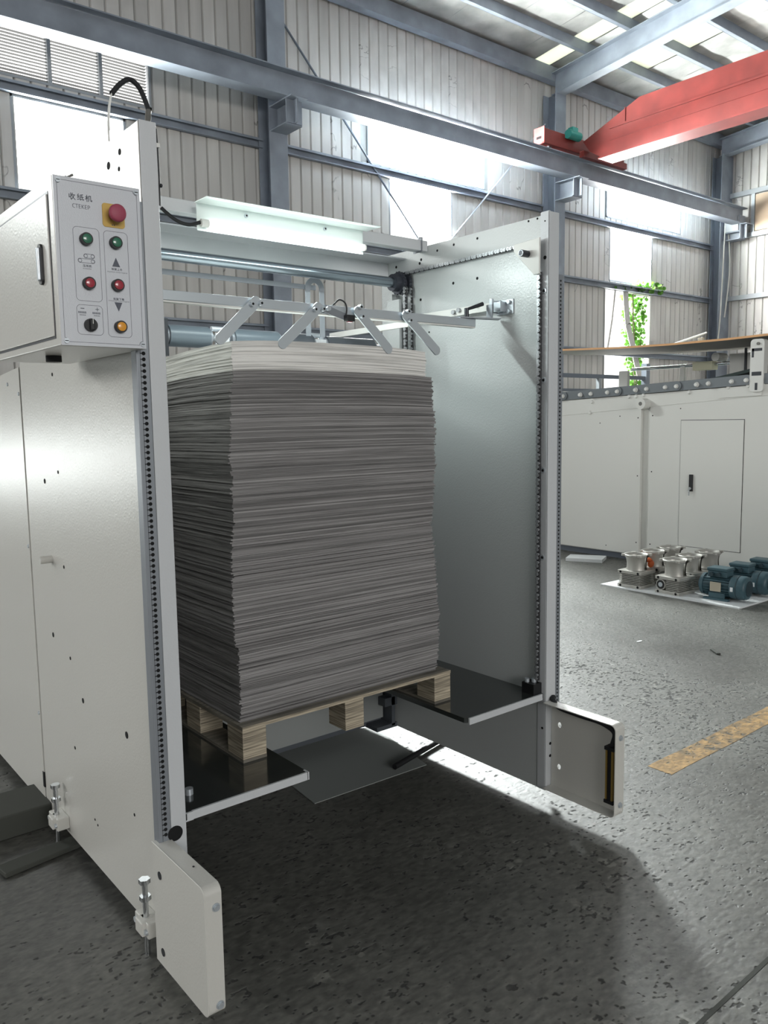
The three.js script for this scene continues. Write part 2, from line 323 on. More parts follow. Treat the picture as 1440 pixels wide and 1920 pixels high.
// rafters
function rafter(x, label) {
  const t = thing('roof_rafter', label, 'roof beam', [x, 7.1, -9.8], 'sloping roof rafters');
  const prof = (yo0, yo1, zA, zB) => { const s = shapeOf([[zA, roofY(zA) + yo0], [zB, roofY(zB) + yo0], [zB, roofY(zB) + yo1], [zA, roofY(zA) + yo1]]); return s; };
  part('web', zyPlate(prof(-0.54, -0.18, -9.8, 1), x - 0.005, x + 0.005), M.steel, t);
  part('bottom_flange', zyPlate(prof(-0.555, -0.54, -9.8, 1), x - 0.11, x + 0.11), M.steel, t);
  part('top_flange', zyPlate(prof(-0.185, -0.172, -9.8, 1), x - 0.11, x + 0.11), M.steel, t);
}
rafter(6.1, 'blue-grey roof rafter meeting the column left of the middle window'); rafter(11.95, 'blue-grey roof rafter running past the red crane girder'); rafter(17.62, 'blue-grey roof rafter against the right gable wall'); rafter(0.5, 'blue-grey roof rafter over the louvre bay');
// columns
function column(x, label, extra = 0) {
  const t = thing('steel_column', label, 'column', [x, 0, -9.82], 'steel columns of the back wall'), top = 7.2;
  part('web', bx(x - 0.005, x + 0.005, 0, top, -9.95, -9.69), M.steelDark, t);
  part('inner_flange', bx(x - 0.14 - extra, x + 0.14 + extra, 0, top, -9.692, -9.678), M.steel, t);
  part('outer_flange', bx(x - 0.14, x + 0.14, 0, top, -9.962, -9.948), M.steel, t);
  part('bracket', [bx(x - 0.01, x + 0.01, 5.36, 5.66, -9.68, -9.2), bx(x - 0.13, x + 0.13, 5.645, 5.66, -9.68, -9.15), bx(x - 0.13, x + 0.13, 5.345, 5.36, -9.68, -9.3), bx(x - 0.12, x + 0.12, 5.36, 5.65, -9.30, -9.285)], M.steel, t);
  part('base_plate', bx(x - 0.2, x + 0.2, 0, 0.02, -9.99, -9.6), M.steelDark, t);
}
column(0.5, 'steel column at the left of the louvre bay'); column(6.1, 'blue-grey steel column between the louvres and the middle window'); column(11.95, 'blue-grey steel column under the red crane end'); column(17.68, 'dark steel column in the far right corner of the hall', 0.1);
// crane runway beam
{
  const t = thing('runway_beam', 'long grey steel crane runway beam crossing the whole back wall', 'beam', [3.4, 5.66, -9.35]);
  part('web', bx(X0, X1 - 0.15, 5.68, 5.98, -9.36, -9.345), M.steel, t);
  part('bottom_flange', bx(X0, X1 - 0.15, 5.66, 5.675, -9.47, -9.23), M.steel, t);
  part('top_flange', bx(X0, X1 - 0.15, 5.985, 6.0, -9.47, -9.23), M.steel, t);
  part('rail', bx(X0, X1 - 0.2, 6.0, 6.045, -9.37, -9.33), M.steelDark, t);
}
// red crane
{
  const t = thing('overhead_crane', 'red overhead travelling crane girder reaching in from the upper right', 'crane', [12.0, 6.04, -9.2]);
  const zEnd = -1.0;
  part('girder_web', [zyPlate(shapeOf([[-9.15, 6.22], [-8.05, 6.63], [zEnd, 6.63], [zEnd, 5.86], [-8.75, 5.86], [-9.0, 6.02]]), 11.9, 12.14)], M.crane, t);
  part('bottom_flange', bx(11.82, 12.22, 5.835, 5.86, -8.78, zEnd), M.crane, t);
  part('stiffener', [bx(11.865, 11.9, 6.28, 6.315, -8.6, zEnd), bx(11.885, 11.9, 6.1, 6.112, -8.6, zEnd), bx(11.885, 11.9, 6.3, 6.55, -8.315, -8.305)], M.crane, t);
  part('end_carriage', [rb(11.0, 13.25, 6.07, 6.31, -9.44, -9.26, 0.01), bx(11.9, 13.15, 5.98, 6.08, -9.225, -9.13)], M.crane, t);
  part('end_cap', [bx(10.985, 11.0, 6.055, 6.325, -9.46, -9.24)], M.craneEnd, t);
  part('slot', bx(10.98, 10.986, 6.14, 6.18, -9.40, -9.30), M.hole, t);
  const mo = part('drive_motor', [rod([11.55, 6.30, -9.2], [11.85, 6.30, -9.2], 0.075, 16), bx(11.62, 11.76, 6.35, 6.42, -9.25, -9.15)], M.teal, t, 'small green drive motor');
  parts('wheel', [rod([11.25, 6.085, -9.37], [11.25, 6.085, -9.33], 0.045, 16), rod([13.0, 6.085, -9.37], [13.0, 6.085, -9.33], 0.045, 16)], M.steelDark, t);
}
// tie rods
single('brace_rod', rod([6.3, 7.0, -9.94], [8.95, 4.2, -9.94], 0.015, 8), M.steelDark, 'thin brace rod slanting down right across the middle bay', 'rod');
single('brace_rod', rod([11.8, 6.7, -9.90], [9.35, 4.3, -9.90], 0.015, 8), M.zinc, 'thin brace rod slanting down left towards the middle window', 'rod');

// windows: frame with mullions and glass panes; a hatch is an open frame
let nWin = 0;
function windowFrame(x0, x1, y0, y1, panes, glass) {
  nWin++; const t = new THREE.Group(); t.name = 'window_' + nWin; t.userData.kind = 'structure'; t.position.set((x0 + x1) / 2, y0, -10.05); scene.add(t);
  const f = 0.028, z0 = -10.09, z1 = -10.0;
  part('window_frame', [bx(x0, x1, y0, y0 + f, z0, z1), bx(x0, x1, y1 - f, y1, z0, z1), bx(x0, x0 + f, y0, y1, z0, z1), bx(x1 - f, x1, y0, y1, z0, z1)], M.frame, t);
  for (let i = 0; i < panes; i++) {
    const a = x0 + f + (x1 - x0 - 2 * f) * i / panes, b = x0 + f + (x1 - x0 - 2 * f) * (i + 1) / panes;
    if (i) part('mullion', bx(a - 0.02, a + 0.02, y0 + f, y1 - f, z0 + 0.01, z1), M.frame, t);
    if (glass) part('pane', bx(a + 0.012, b - 0.012, y0 + f, y1 - f, -10.052, -10.048), M.glass, t);
  }
  return t;
}
windowFrame(7.86, 10.37, 5.36, 6.02, 4, true); windowFrame(13.76, 16.38, 5.4, 6.05, 4, true);
windowFrame(8.26, 9.6, 4.22, 5.22, 1, true); windowFrame(13.87, 15.33, 4.2, 5.25, 1, false); windowFrame(2.8, 4.12, 4.05, 5.2, 1, true); windowFrame(-3.1, -1.6, 4.05, 5.2, 1, true); windowFrame(-4.2, -0.6, 0.85, 1.3, 3, true);
// louvre window at the left
function louvre(x0, x1, y0, y1, bays) {
  const t = windowFrame(x0, x1, y0, y1, bays, false), n = 15;
  for (let i = 0; i < bays; i++) {
    const a = x0 + 0.045 + (x1 - x0 - 0.06) * i / bays, b = x0 + 0.015 + (x1 - x0 - 0.06) * (i + 1) / bays;
    const g = new THREE.BoxGeometry(b - a, 0.003, 0.05).rotateX(-0.06);
    for (let k = 0; k < n; k++) put('slat', g, M.slat, t, [(a + b) / 2, y0 + 0.035 + (y1 - y0 - 0.06) * (k + 0.5) / n, -10.05]);
  }
}
louvre(1.45, 4.47, 5.38, 5.97, 5); louvre(-4.35, -1.33, 5.38, 5.97, 5);
// torn lower opening of the right bay with hanging cladding strips and vines
function bentStrip(label, pts, w) {
  const g = [], sh = (a, b) => { const L = Math.hypot(b[0] - a[0], b[1] - a[1]), q = new THREE.BoxGeometry(w, L + 0.01, 0.012).rotateZ(-Math.atan2(b[0] - a[0], b[1] - a[1])).translate((a[0] + b[0]) / 2, (a[1] + b[1]) / 2, a[2]); g.push(q); };
  for (let i = 0; i + 1 < pts.length; i++) sh(pts[i], pts[i + 1]);
  single('hanging_cladding_strip', g, M.clad, label, 'metal strip', 'torn cladding strips in the open bay');
}
bentStrip('torn grey cladding strip curving down in the open bay, left one', [[14.42, 4.06, -10.0], [14.52, 3.4, -10.0], [14.72, 2.95, -10.0], [15.0, 2.3, -10.0]], 0.17);
bentStrip('torn straight grey cladding strip beside the vine, right one', [[15.42, 4.1, -10.0], [15.42, 3.1, -10.0], [15.38, 0.9, -10.0]], 0.24);
bentStrip('narrow torn cladding strip at the left edge of the open bay', [[14.08, 4.04, -10.0], [13.98, 3.4, -10.0], [13.86, 2.9, -10.0]], 0.05);
{
  const t = thing('climbing_vine', 'green climbing vine hanging in the open window bay on the right', 'vine', [15.0, 0.9, -10.1]);
  part('stem', [tube([[15.1, 0.9, -10.12], [14.95, 2.2, -10.1], [14.75, 3.2, -10.12], [14.62, 4.1, -10.1], [15.0, 4.16, -10.02], [15.5, 4.2, -9.95]], 0.012), tube([[15.2, 0.9, -10.12], [15.0, 2.6, -10.12], [14.85, 3.6, -10.1], [14.8, 4.15, -10.08]], 0.014), tube([[13.84, 4.3, -10.1], [13.9, 4.9, -10.1], [13.86, 5.2, -10.1]], 0.006)], M.stem, t);
  const leafG = new THREE.PlaneGeometry(0.075, 0.085, 2, 1), lp = leafG.attributes.position; for (let i = 0; i < lp.count; i++) if (Math.abs(lp.getX(i)) > 0.01) { lp.setZ(i, 0.012); lp.setY(i, lp.getY(i) * 0.45); }
  leafG.computeVertexNormals();
  const leaves = []; const leaf = (x, y, z, s) => { const q = leafG.clone().scale(s, s, s); q.rotateX(rr(-0.9, 0.9)); q.rotateY(rr(-1.2, 1.2)); q.rotateZ(rr(0, 6.28)); q.translate(x, y, z); leaves.push(q); };
  for (let i = 0; i < 850; i++) { const v = rnd(), y = 4.1 - v * 2.2, xl = 14.5 + v * 0.4; leaf(rr(xl, 15.35), y + rr(-0.1, 0.1), rr(-10.25, -10.1), rr(0.6, 1.2)); }
  for (let i = 0; i < 130; i++) leaf(rr(14.75, 15.75), 4.17 + rr(-0.1, 0.12), rr(-10.1, -9.92), rr(0.7, 1.3));
  for (let i = 0; i < 26; i++) leaf(rr(13.86, 14.0), rr(4.4, 4.95), rr(-10.14, -10.08), rr(0.8, 1.4));
  for (let i = 0; i < 30; i++) leaf(rr(13.9, 14.6), rr(4.06, 4.16), rr(-10.05, -9.95), rr(0.5, 0.9));
  part('foliage', leaves, M.leaf, t).userData.kind = 'stuff';
}
// flex and conduit by the corner column
single('hanging_rope', tube([[17.55, 5.85, -9.62], [17.5, 5.0, -9.62], [17.46, 4.2, -9.62], [17.42, 3.55, -9.62], [17.33, 3.0, -9.62]], 0.014), M.rope, 'pale cord hanging straight down by the corner column', 'cord');
single('hanging_rope', tube([[17.58, 5.85, -9.6], [17.72, 5.1, -9.6], [17.72, 4.5, -9.6], [17.58, 3.7, -9.6]], 0.016), M.rope, 'pale cord bowing out to the right by the corner column', 'cord');
{
  const t = thing('wall_box', 'grey metal box fixed to the corner column', 'box', [17.6, 5.5, -9.4]);
  part('body', rb(17.55, 17.8, 5.5, 5.85, -9.66, -9.3, 0.01), M.steel, t); part('lid', rb(17.53, 17.55, 5.52, 5.83, -9.64, -9.32, 0.005), M.frame, t);
}

// ================================================================ THE STACKER
const ST = thing('paper_stacker', 'pale grey paper stacking machine with two tall side frames around the sheet pile', 'machine', [1.65, 0, -2.5]);
// --- right side frame
{
  const s = shapeOf([[-2.97, 0.05], [-1.995, 0.05], [-1.995, 2.255], [-2.032, 2.255], [-2.032, 2.243], [-2.97, 2.243]]);
  const p = part('side_panel', zyPlate(s, 2.404, 2.41), M.panelGrey, ST, 'inner steel sheet of the right frame');
  const h = []; for (const [y, z, r] of [[2.22, -2.36, 0.005], [2.219, -2.495, 0.005], [2.212, -2.595, 0.005], [2.191, -2.697, 0.006], [2.177, -2.707, 0.006], [2.185, -2.865, 0.006], [2.065, -2.361, 0.006], [2.065, -2.499, 0.006], [2.235, -2.094, 0.004], [2.236, -2.051, 0.004], [2.235, -2.012, 0.003], [2.023, -2.703, 0.006], [1.88, -2.65, 0.004]]) h.push(rod([2.405, y, z], [2.4028, y, z], r, 10));
  part('drilled_holes', h, M.hole, p).userData.kind = 'stuff';
  const po = part('post', [bx(2.4015, 2.4035, 0.05, 2.253, -2.034, -1.997), rb(2.404, 2.459, 0.05, 2.253, -2.0, -1.994, 0.002), bx(2.455, 2.459, 0.05, 2.253, -2.04, -1.996)], M.paintCool, ST);
  const scr = []; for (const y of [1.971, 1.645, 1.308, 0.975]) scr.push(rod([2.402, y, -2.014], [2.3985, y, -2.014], 0.0105, 16)); parts('screw', scr, M.zinc, po);
  const inn = []; for (const y of [1.971, 1.645, 1.308, 0.975]) inn.push(rod([2.399, y, -2.014], [2.3977, y, -2.014], 0.0055, 10)); inn.push(rod([2.403, 2.09, -2.012], [2.4005, 2.09, -2.012], 0.007, 12), rod([2.403, 2.22, -2.013], [2.4005, 2.22, -2.013], 0.003, 8), rod([2.403, 0.30, -2.01], [2.4005, 0.30, -2.01], 0.005, 8), rod([2.43, 0.235, -1.9945], [2.43, 0.235, -1.9928], 0.006, 10), rod([2.43, 0.185, -1.9945], [2.43, 0.185, -1.9928], 0.006, 10)); parts('hole', inn, M.hole, po);
  const st = part('safety_strip', [rb(2.459, 2.49, 0.375, 2.035, -2.03, -1.998, 0.002)], M.alu, ST, 'grey strip with a row of small dark holes');
  const d = []; for (let y = 0.40; y < 2.02; y += 0.01465) d.push(rod([2.475, y, -1.9982], [2.475, y, -1.9968], 0.0036, 8)); part('hole_row', d, M.hole, st).userData.kind = 'stuff';
}
// --- left side frame
{
  const s = shapeOf([[-3.14, 0.05], [-2.0, 0.05], [-2.0, 2.243], [-2.97, 2.243], [-3.0, 1.9], [-3.14, 1.72]]);
  const p = part('side_panel', zyPlate(s, 0.855, 0.861), M.paint, ST, 'outer steel sheet of the left frame');
  const h = []; for (const [y, z, r] of [[1.313, -2.923, 0.009], [1.35, -2.772, 0.006], [0.768, -2.932, 0.009], [0.721, -2.758, 0.006], [0.601, -2.652, 0.009], [0.595, -2.279, 0.011], [1.032, -2.769, 0.006], [0.405, -2.763, 0.006], [1.669, -2.773, 0.006], [0.21, -2.6, 0.004], [0.2, -2.575, 0.004], [0.36, -2.25, 0.005], [2.2, -2.12, 0.008], [2.16, -2.13, 0.006], [2.185, -2.2, 0.01]]) h.push(rod([0.856, y, z], [0.8538, y, z], r, 10));
  part('drilled_holes', h, M.hole, p).userData.kind = 'stuff';
  part('peg', [rod([0.855, 1.044, -2.898], [0.815, 1.044, -2.898], 0.014, 16)], M.paint, ST);
  const po = part('post', [rb(0.857, 0.901, 0.05, 2.247, -2.002, -1.996, 0.002), bx(0.897, 0.901, 0.05, 2.247, -2.06, -1.998), bx(0.857, 0.86, 0.05, 2.245, -2.05, -1.998), rb(0.857, 0.899, 2.241, 2.247, -2.05, -1.998, 0.002)], M.paintCool, ST);
  part('cable_hole', [rod([0.868, 0.40, -1.9965], [0.868, 0.40, -1.9945], 0.021, 24)], M.hole, po);
  const st = part('safety_strip', [rb(0.822, 0.857, 0.36, 2.05, -2.03, -1.997, 0.002)], M.alu, ST, 'grey strip with a row of small dark holes');
  const d = []; for (let y = 0.405; y < 1.69; y += 0.01465) d.push(rod([0.8415, y, -1.9972], [0.8415, y, -1.9958], 0.0048, 10), bx(0.832, 0.8415, y - 0.001, y + 0.001, -1.9972, -1.9960)); d.push(bx(0.8325, 0.8332, 0.38, 1.69, -1.9972, -1.9964)); part('hole_row', d, M.hole, st).userData.kind = 'stuff';
  // cover of the feeding section further back
  const cv = shapeOf([[-5.2, 0.05], [-3.146, 0.05], [-3.146, 1.715], [-3.41, 1.697], [-5.2, 1.6]]);
  const c = part('rear_cover', zyPlate(cv, 0.852, 0.858), M.paint, ST);
  parts('screw', [[1.62, -3.16], [1.06, -3.16], [0.42, -3.16], [1.66, -3.3]].map(([y, z]) => boltGeo([0.853, y, z], [-1, 0, 0], 0.007, 0.004, 10)), M.zinc, c);
  part('seam_gap', bx(0.857, 0.86, 0.05, 1.72, -3.1465, -3.1395), M.hole, c);
  part('notch', bx(0.851, 0.856, 0.13, 0.19, -3.16, -3.142), M.hole, c);
  part('rear_body', bx(0.87, 2.408, 0.055, 1.7, -5.2, -2.985), M.rollerDark, c);
}
// --- feet
function foot(x0, x1, z0, z1, y0, y1, openSide, bolts, label, holes = []) {
  const r = 0.022, sh = new THREE.Shape(), ring = new THREE.Shape(), w = 0.003;
  sh.moveTo(z0, y0); sh.lineTo(z1 - r, y0); sh.absarc(z1 - r, y0 + r, r, -Math.PI / 2, 0); sh.lineTo(z1, y1 - r); sh.absarc(z1 - r, y1 - r, r, 0, Math.PI / 2); sh.lineTo(z0, y1); sh.closePath();
  ring.moveTo(z0, y0); ring.lineTo(z1 - r, y0); ring.absarc(z1 - r, y0 + r, r, -Math.PI / 2, 0); ring.lineTo(z1, y1 - r); ring.absarc(z1 - r, y1 - r, r, 0, Math.PI / 2); ring.lineTo(z0, y1); ring.lineTo(z0, y1 - w); ring.lineTo(z1 - r, y1 - w); ring.absarc(z1 - r, y1 - r, r - w, Math.PI / 2, 0, true); ring.lineTo(z1 - w, y0 + r); ring.absarc(z1 - r, y0 + r, r - w, 0, -Math.PI / 2, true); ring.lineTo(z0, y0 + w); ring.closePath();
  for (const [y, z] of holes) { const h = new THREE.Path(); h.absellipse(z, y, 0.009, 0.012, 0, Math.PI * 2); sh.holes.push(h); }
  const plate = openSide < 0 ? zyPlate(sh, x1 - 0.003, x1, 0.001) : zyPlate(sh, x0, x0 + 0.003, 0.001);
  const f = part('foot_guard', [plate, zyPlate(ring, x0 + 0.0005, x1 - 0.0005)], M.paint, ST, label);
  for (const [bx_, by] of bolts) { part('bolt', [rod([bx_, by, z1], [bx_, by, z1 + 0.007], 0.0075, 14)], M.zinc, f); part('washer', [rod([bx_, by, z1], [bx_, by, z1 + 0.0015], 0.011, 14)], M.zinc, f); }
  return f;
}
const footL = foot(0.81, 0.857, -2.02, -1.715, 0.05, 0.387, 1, [[0.841, 0.333], [0.842, 0.077]], 'pale foot guard of the left frame');
parts('slot', [rod([0.811, 0.31, -1.975], [0.8085, 0.31, -1.975], 0.011, 14), rod([0.811, 0.092, -1.975], [0.8085, 0.092, -1.975], 0.011, 14), rod([0.84, 0.386, -1.83], [0.84, 0.3885, -1.83], 0.003, 8)], M.chainDark, footL);
const footR = foot(2.382, 2.436, -1.99, -1.66, 0.065, 0.412, -1, [[2.412, 0.362], [2.414, 0.11]], 'pale foot guard of the right frame, open to the inside', [[0.321, -1.951], [0.152, -1.952]]);
part('sensor_bar', [bx(2.405, 2.43, 0.112, 0.312, -1.708, -1.692)], M.black, footR, 'black upright sensor bar');
parts('sensor_edge', [bx(2.402, 2.43, 0.118, 0.305, -1.716, -1.709), bx(2.402, 2.43, 0.118, 0.305, -1.691, -1.683)], M.brass, footR, 'brass strips beside the sensor bar');
parts('sensor_cap', [bx(2.4, 2.432, 0.305, 0.318, -1.72, -1.68), bx(2.4, 2.432, 0.104, 0.116, -1.72, -1.68)], M.black, footR);
part('cable', [tube([[2.42, 0.318, -1.70], [2.42, 0.37, -1.69], [2.415, 0.392, -1.73], [2.415, 0.395, -1.85], [2.42, 0.40, -1.95], [2.43, 0.42, -1.985], [2.445, 0.42, -1.99]], 0.010)], M.rubber, footR);
// --- levelling screws of the left frame
for (const z of [-2.125, -2.92]) {
  const j = part('levelling_foot', [rb(0.812, 0.856, 0.07, 0.115, z - 0.05, z + 0.045, 0.004), rb(0.80, 0.84, 0.075, 0.115, z - 0.02, z + 0.03, 0.004)], M.paint, ST);
  part('jack_screw', [rod([0.826, 0.0, z], [0.826, 0.215, z], 0.008, 16), rod([0.826, 0.215, z], [0.826, 0.228, z], 0.0165, 6), rod([0.826, 0.165, z], [0.826, 0.178, z], 0.0165, 6)], M.chrome, j);
  parts('screw', [boltGeo([0.812, 0.09, z + 0.035], [-1, 0, 0], 0.008, 0.006, 12), boltGeo([0.812, 0.095, z - 0.038], [-1, 0, 0], 0.008, 0.006, 12)], M.zinc, j);
}
// --- cross members
part('cross_bar', rb(0.9, 2.404, 2.218, 2.262, -2.70, -2.655, 0.003), M.paintCool, ST);
part('bar_clamp', [bx(2.365, 2.37, 2.212, 2.268, -2.705, -2.65), rod([2.385, 2.262, -2.68], [2.385, 2.278, -2.68], 0.01, 8)], M.alu, ST);
part('rear_beam', [rb(0.9, 2.404, 2.15, 2.213, -2.96, -2.92, 0.004), bx(0.9, 2.404, 2.208, 2.213, -2.96, -2.80)], M.paintCool, ST);
part('drive_shaft', rod([0.9, 2.10, -2.79], [2.33, 2.10, -2.79], 0.0215, 28), M.shaft, ST, 'polished steel shaft');
{
  const sp = part('sprocket', [rod([2.315, 2.1, -2.79], [2.345, 2.1, -2.79], 0.036, 24), rod([2.345, 2.1, -2.79], [2.358, 2.1, -2.79], 0.046, 28), rod([2.378, 2.1, -2.79], [2.392, 2.1, -2.79], 0.046, 28), rod([2.34, 2.1, -2.79], [2.404, 2.1, -2.79], 0.03, 24)], M.sprocket, ST);
  const te = []; for (let k = 0; k < 18; k++) { const a = k / 18 * Math.PI * 2; for (const x of [2.3515, 2.385]) te.push(rod([x - 0.004, 2.1 + Math.sin(a) * 0.047, -2.79 + Math.cos(a) * 0.047], [x + 0.004, 2.1 + Math.sin(a) * 0.047, -2.79 + Math.cos(a) * 0.047], 0.004, 6)); } part('teeth', te, M.sprocket, sp).userData.kind = 'stuff';
}
part('flat_bar', rb(0.9, 1.99, 2.052, 2.072, -2.905, -2.897, 0.002), M.alu, ST);
{ const u = new THREE.Shape(); u.moveTo(1.925, 1.86); u.lineTo(1.925, 2.055); u.absarc(1.972, 2.055, 0.047, Math.PI, 0, true); u.lineTo(2.019, 1.86); u.lineTo(1.996, 1.86); u.lineTo(1.996, 2.055); u.absarc(1.972, 2.055, 0.024, 0, Math.PI, false); u.lineTo(1.948, 1.86); u.closePath(); part('hook_strap', xyPlate(u, -2.885, -2.88), M.alu, ST, 'bent steel strap like an upside-down U'); }
// --- rollers behind the pile
const RY = 1.842, RZ = -3.0;
for (const [a, b, m, r] of [[1.36, 1.53, M.roller, 0.042], [1.64, 1.85, M.roller, 0.042], [1.9, 2.02, M.rollerDark, 0.04], [2.1, 2.36, M.rollerDark, 0.036]]) { const q = part('roller', rod([a, RY, RZ], [b, RY, RZ], r, 28), m, ST); part('roller_end', [rod([a - 0.012, RY, RZ], [b + 0.012, RY, RZ], r * 0.8, 24)], M.alu, q); }
part('roller_axle', rod([0.9, RY, RZ], [2.404, RY, RZ], 0.012, 12), M.zinc, ST);
for (const x of [1.585, 2.06]) { const q = part('roller_bracket', [bx(x - 0.03, x + 0.03, 1.76, 1.86, RZ + 0.02, RZ + 0.028)], M.paintCool, ST); part('roller_nut', [rod([x - 0.035, 1.878, RZ], [x + 0.035, 1.878, RZ], 0.011, 6), rod([x + 0.02, 1.86, RZ], [x + 0.035, 1.895, RZ], 0.014, 10, 0.003)], M.zinc, q); }
part('guide_bracket', [bx(1.33, 1.345, 1.76, 1.90, RZ - 0.05, RZ + 0.05)], M.chainDark, ST);
// --- holding-down bar with four paddles
part('paddle_bar', [rb(0.93, 2.282, 1.857, 1.886, -2.28, -2.25, 0.002)], M.zinc, ST, 'square steel bar across the pile');
part('paddle_bar_underside', bx(0.93, 2.282, 1.852, 1.8565, -2.277, -2.253), M.white, ST);
function paddle(px, py, qx, qy) {
  const L = Math.hypot(qx - px, qy - py), a = Math.atan2(qy - py, qx - px), w = 0.0165, s = roundRect(-0.014, -w, L + 0.014, w, w * 0.98), g = xyPlate(s, -0.003, 0.003, 0.0006);
  g.rotateZ(a); g.translate(px, py, -2.238); const p = part('paddle', g, M.zinc, ST, 'flat steel paddle with rounded tip');
  const dx = Math.cos(a), dy = Math.sin(a); parts('clamp_screw', [[-0.004, 0.012], [0.022, -0.006]].map(([u, v]) => rod([px + dx * u - dy * v, py + dy * u + dx * v, -2.236], [px + dx * u - dy * v, py + dy * u + dx * v, -2.222], 0.0078, 14)), M.zinc, p);
  parts('screw_socket', [[-0.004, 0.012], [0.022, -0.006]].map(([u, v]) => rod([px + dx * u - dy * v, py + dy * u + dx * v, -2.2225], [px + dx * u - dy * v, py + dy * u + dx * v, -2.2214], 0.004, 8)), M.hole, p);
}
paddle(1.313, 1.874, 1.183, 1.752); paddle(1.546, 1.874, 1.402, 1.749); paddle(1.705, 1.874, 1.838, 1.751); paddle(1.918, 1.874, 2.066, 1.756);
{ // small sensor on the bar
  const s = part('sensor_plate', [xyPlate(shapeOf([[1.575, 1.886], [1.665, 1.86], [1.66, 1.838], [1.57, 1.86]]), -2.246, -2.243)], M.alu, ST); part('sensor_head', [rb(1.65, 1.682, 1.835, 1.856, -2.245, -2.222, 0.002)], M.black, s, 'small black sensor'); part('sensor_light', [bx(1.658, 1.676, 1.8325, 1.8355, -2.24, -2.228)], M.red, s);
  part('sensor_cable', [tube([[1.655, 1.852, -2.236], [1.657, 1.882, -2.236], [1.652, 1.898, -2.24], [1.638, 1.906, -2.25], [1.625, 1.893, -2.262], [1.62, 1.886, -2.27]], 0.0028, 24, 6)], M.black, s); part('screw', [rod([1.582, 1.872, -2.243], [1.582, 1.872, -2.23], 0.0078, 14)], M.zinc, s);
}
// --- bracket of the bar on the right panel
{
  const b = part('bar_bracket', [rb(2.36, 2.374, 1.912, 1.968, -2.255, -2.24, 0.002), bx(2.374, 2.404, 1.914, 1.962, -2.25, -2.245), rb(2.398, 2.404, 1.905, 1.962, -2.25, -2.165, 0.002), bx(2.365, 2.404, 1.916, 1.952, -2.235, -2.2)], M.zinc, ST);
  parts('screw', [[1.95, -2.182], [1.915, -2.182], [1.955, -2.23], [1.92, -2.23]].map(([y, z]) => rod([2.398, y, z], [2.388, y, z], 0.0075, 12)), M.zinc, b);
  part('link_arm', [bx(2.372, 2.378, 1.925, 1.955, -2.69, -2.24)], M.white, ST); part('arm_foot', [rb(2.368, 2.404, 1.93, 1.955, -2.71, -2.68, 0.003)], M.zinc, ST);
  part('bar_shelf', [xzPlate(shapeOf([[2.2, -2.28], [2.2, -2.25], [2.37, -2.2], [2.395, -2.24]]), 1.886, 1.89), bx(2.33, 2.334, 1.89, 1.94, -2.24, -2.21)], M.alu, ST);
  part('clamp_lever', [rod([2.245, 1.89, -2.262], [2.245, 1.925, -2.262], 0.009, 12), rod([2.245, 1.92, -2.262], [2.32, 1.945, -2.25], 0.0055, 10, 0.008)], M.chainDark, ST, 'dark clamp lever');
  parts('screw', [rod([2.372, 1.94, -2.46], [2.36, 1.94, -2.46], 0.009, 12), rod([2.372, 1.945, -2.43], [2.36, 1.945, -2.43], 0.009, 12), rod([2.372, 1.95, -2.33], [2.362, 1.95, -2.33], 0.007, 12)], M.chain, b);
}
part('side_guide', [rb(2.196, 2.204, 1.88, 1.905, -3.1, -2.55, 0.002)], M.white, ST);
// --- chains: links as pieces
const linkGeo = (() => { const s = new THREE.Shape(), R = 0.0074, w = 0.0036, h = 0.0068; s.absarc(-h, 0, R, Math.PI * 0.28, Math.PI * 1.72); s.lineTo(0, -w); s.absarc(h, 0, R, Math.PI * 1.28, Math.PI * 2.72); s.lineTo(0, w); s.closePath(); const g = new THREE.ExtrudeGeometry(s, { depth: 0.0022, bevelEnabled: false, curveSegments: 5 }); return merge([g.clone().translate(0, 0, 0.0065), g.clone().translate(0, 0, -0.0087), new THREE.CylinderGeometry(0.0034, 0.0034, 0.02, 7).rotateX(Math.PI / 2).translate(-h, 0, 0), new THREE.CylinderGeometry(0.0034, 0.0034, 0.02, 7).rotateX(Math.PI / 2).translate(h, 0, 0), new THREE.CylinderGeometry(0.0058, 0.0058, 0.012, 8).rotateX(Math.PI / 2).translate(-h, 0, 0)]); })();
function chainRun(x, a, b, mat, facing) {  // a, b in (z, y)
  const L = Math.hypot(b[0] - a[0], b[1] - a[1]), n = Math.round(L / 0.0317), t = part('drive_chain', [rod([x + 0.004, a[1], a[0]], [x + 0.004, b[1], b[0]], 0.0062, 8)], M.black, ST, 'roller chain'), ang = Math.atan2(b[1] - a[1], b[0] - a[0]);
  for (let i = 0; i < n; i++) { const f = (i + 0.5) / n, q = put('chain_link', linkGeo, mat, t, [x, a[1] + (b[1] - a[1]) * f, a[0] + (b[0] - a[0]) * f]); q.rotation.set(0, 0, 0); if (facing === 'x') q.quaternion.setFromEuler(new THREE.Euler(-ang, -Math.PI / 2, 0, 'XYZ')).copy(new THREE.Quaternion().setFromAxisAngle(new THREE.Vector3(0, 1, 0), -Math.PI / 2).multiply(new THREE.Quaternion().setFromAxisAngle(new THREE.Vector3(0, 0, 1), ang))); }
}
chainRun(2.385, [-2.775, 2.143], [-2.12, 2.145], M.chain, 'x');
chainRun(2.390, [-2.027, 2.04], [-2.027, 0.49], M.chain, 'x');
chainRun(2.352, [-2.79 + 0.046, 2.08], [-2.79 + 0.046, 1.0], M.chain, 'x');
chainRun(2.385, [-2.79 + 0.046, 2.08], [-2.79 + 0.046, 1.0], M.chain, 'x');
part('chain_backing', bx(2.404 - 0.004, 2.404, 0.49, 2.03, -2.044, -2.036), M.rubber, ST);
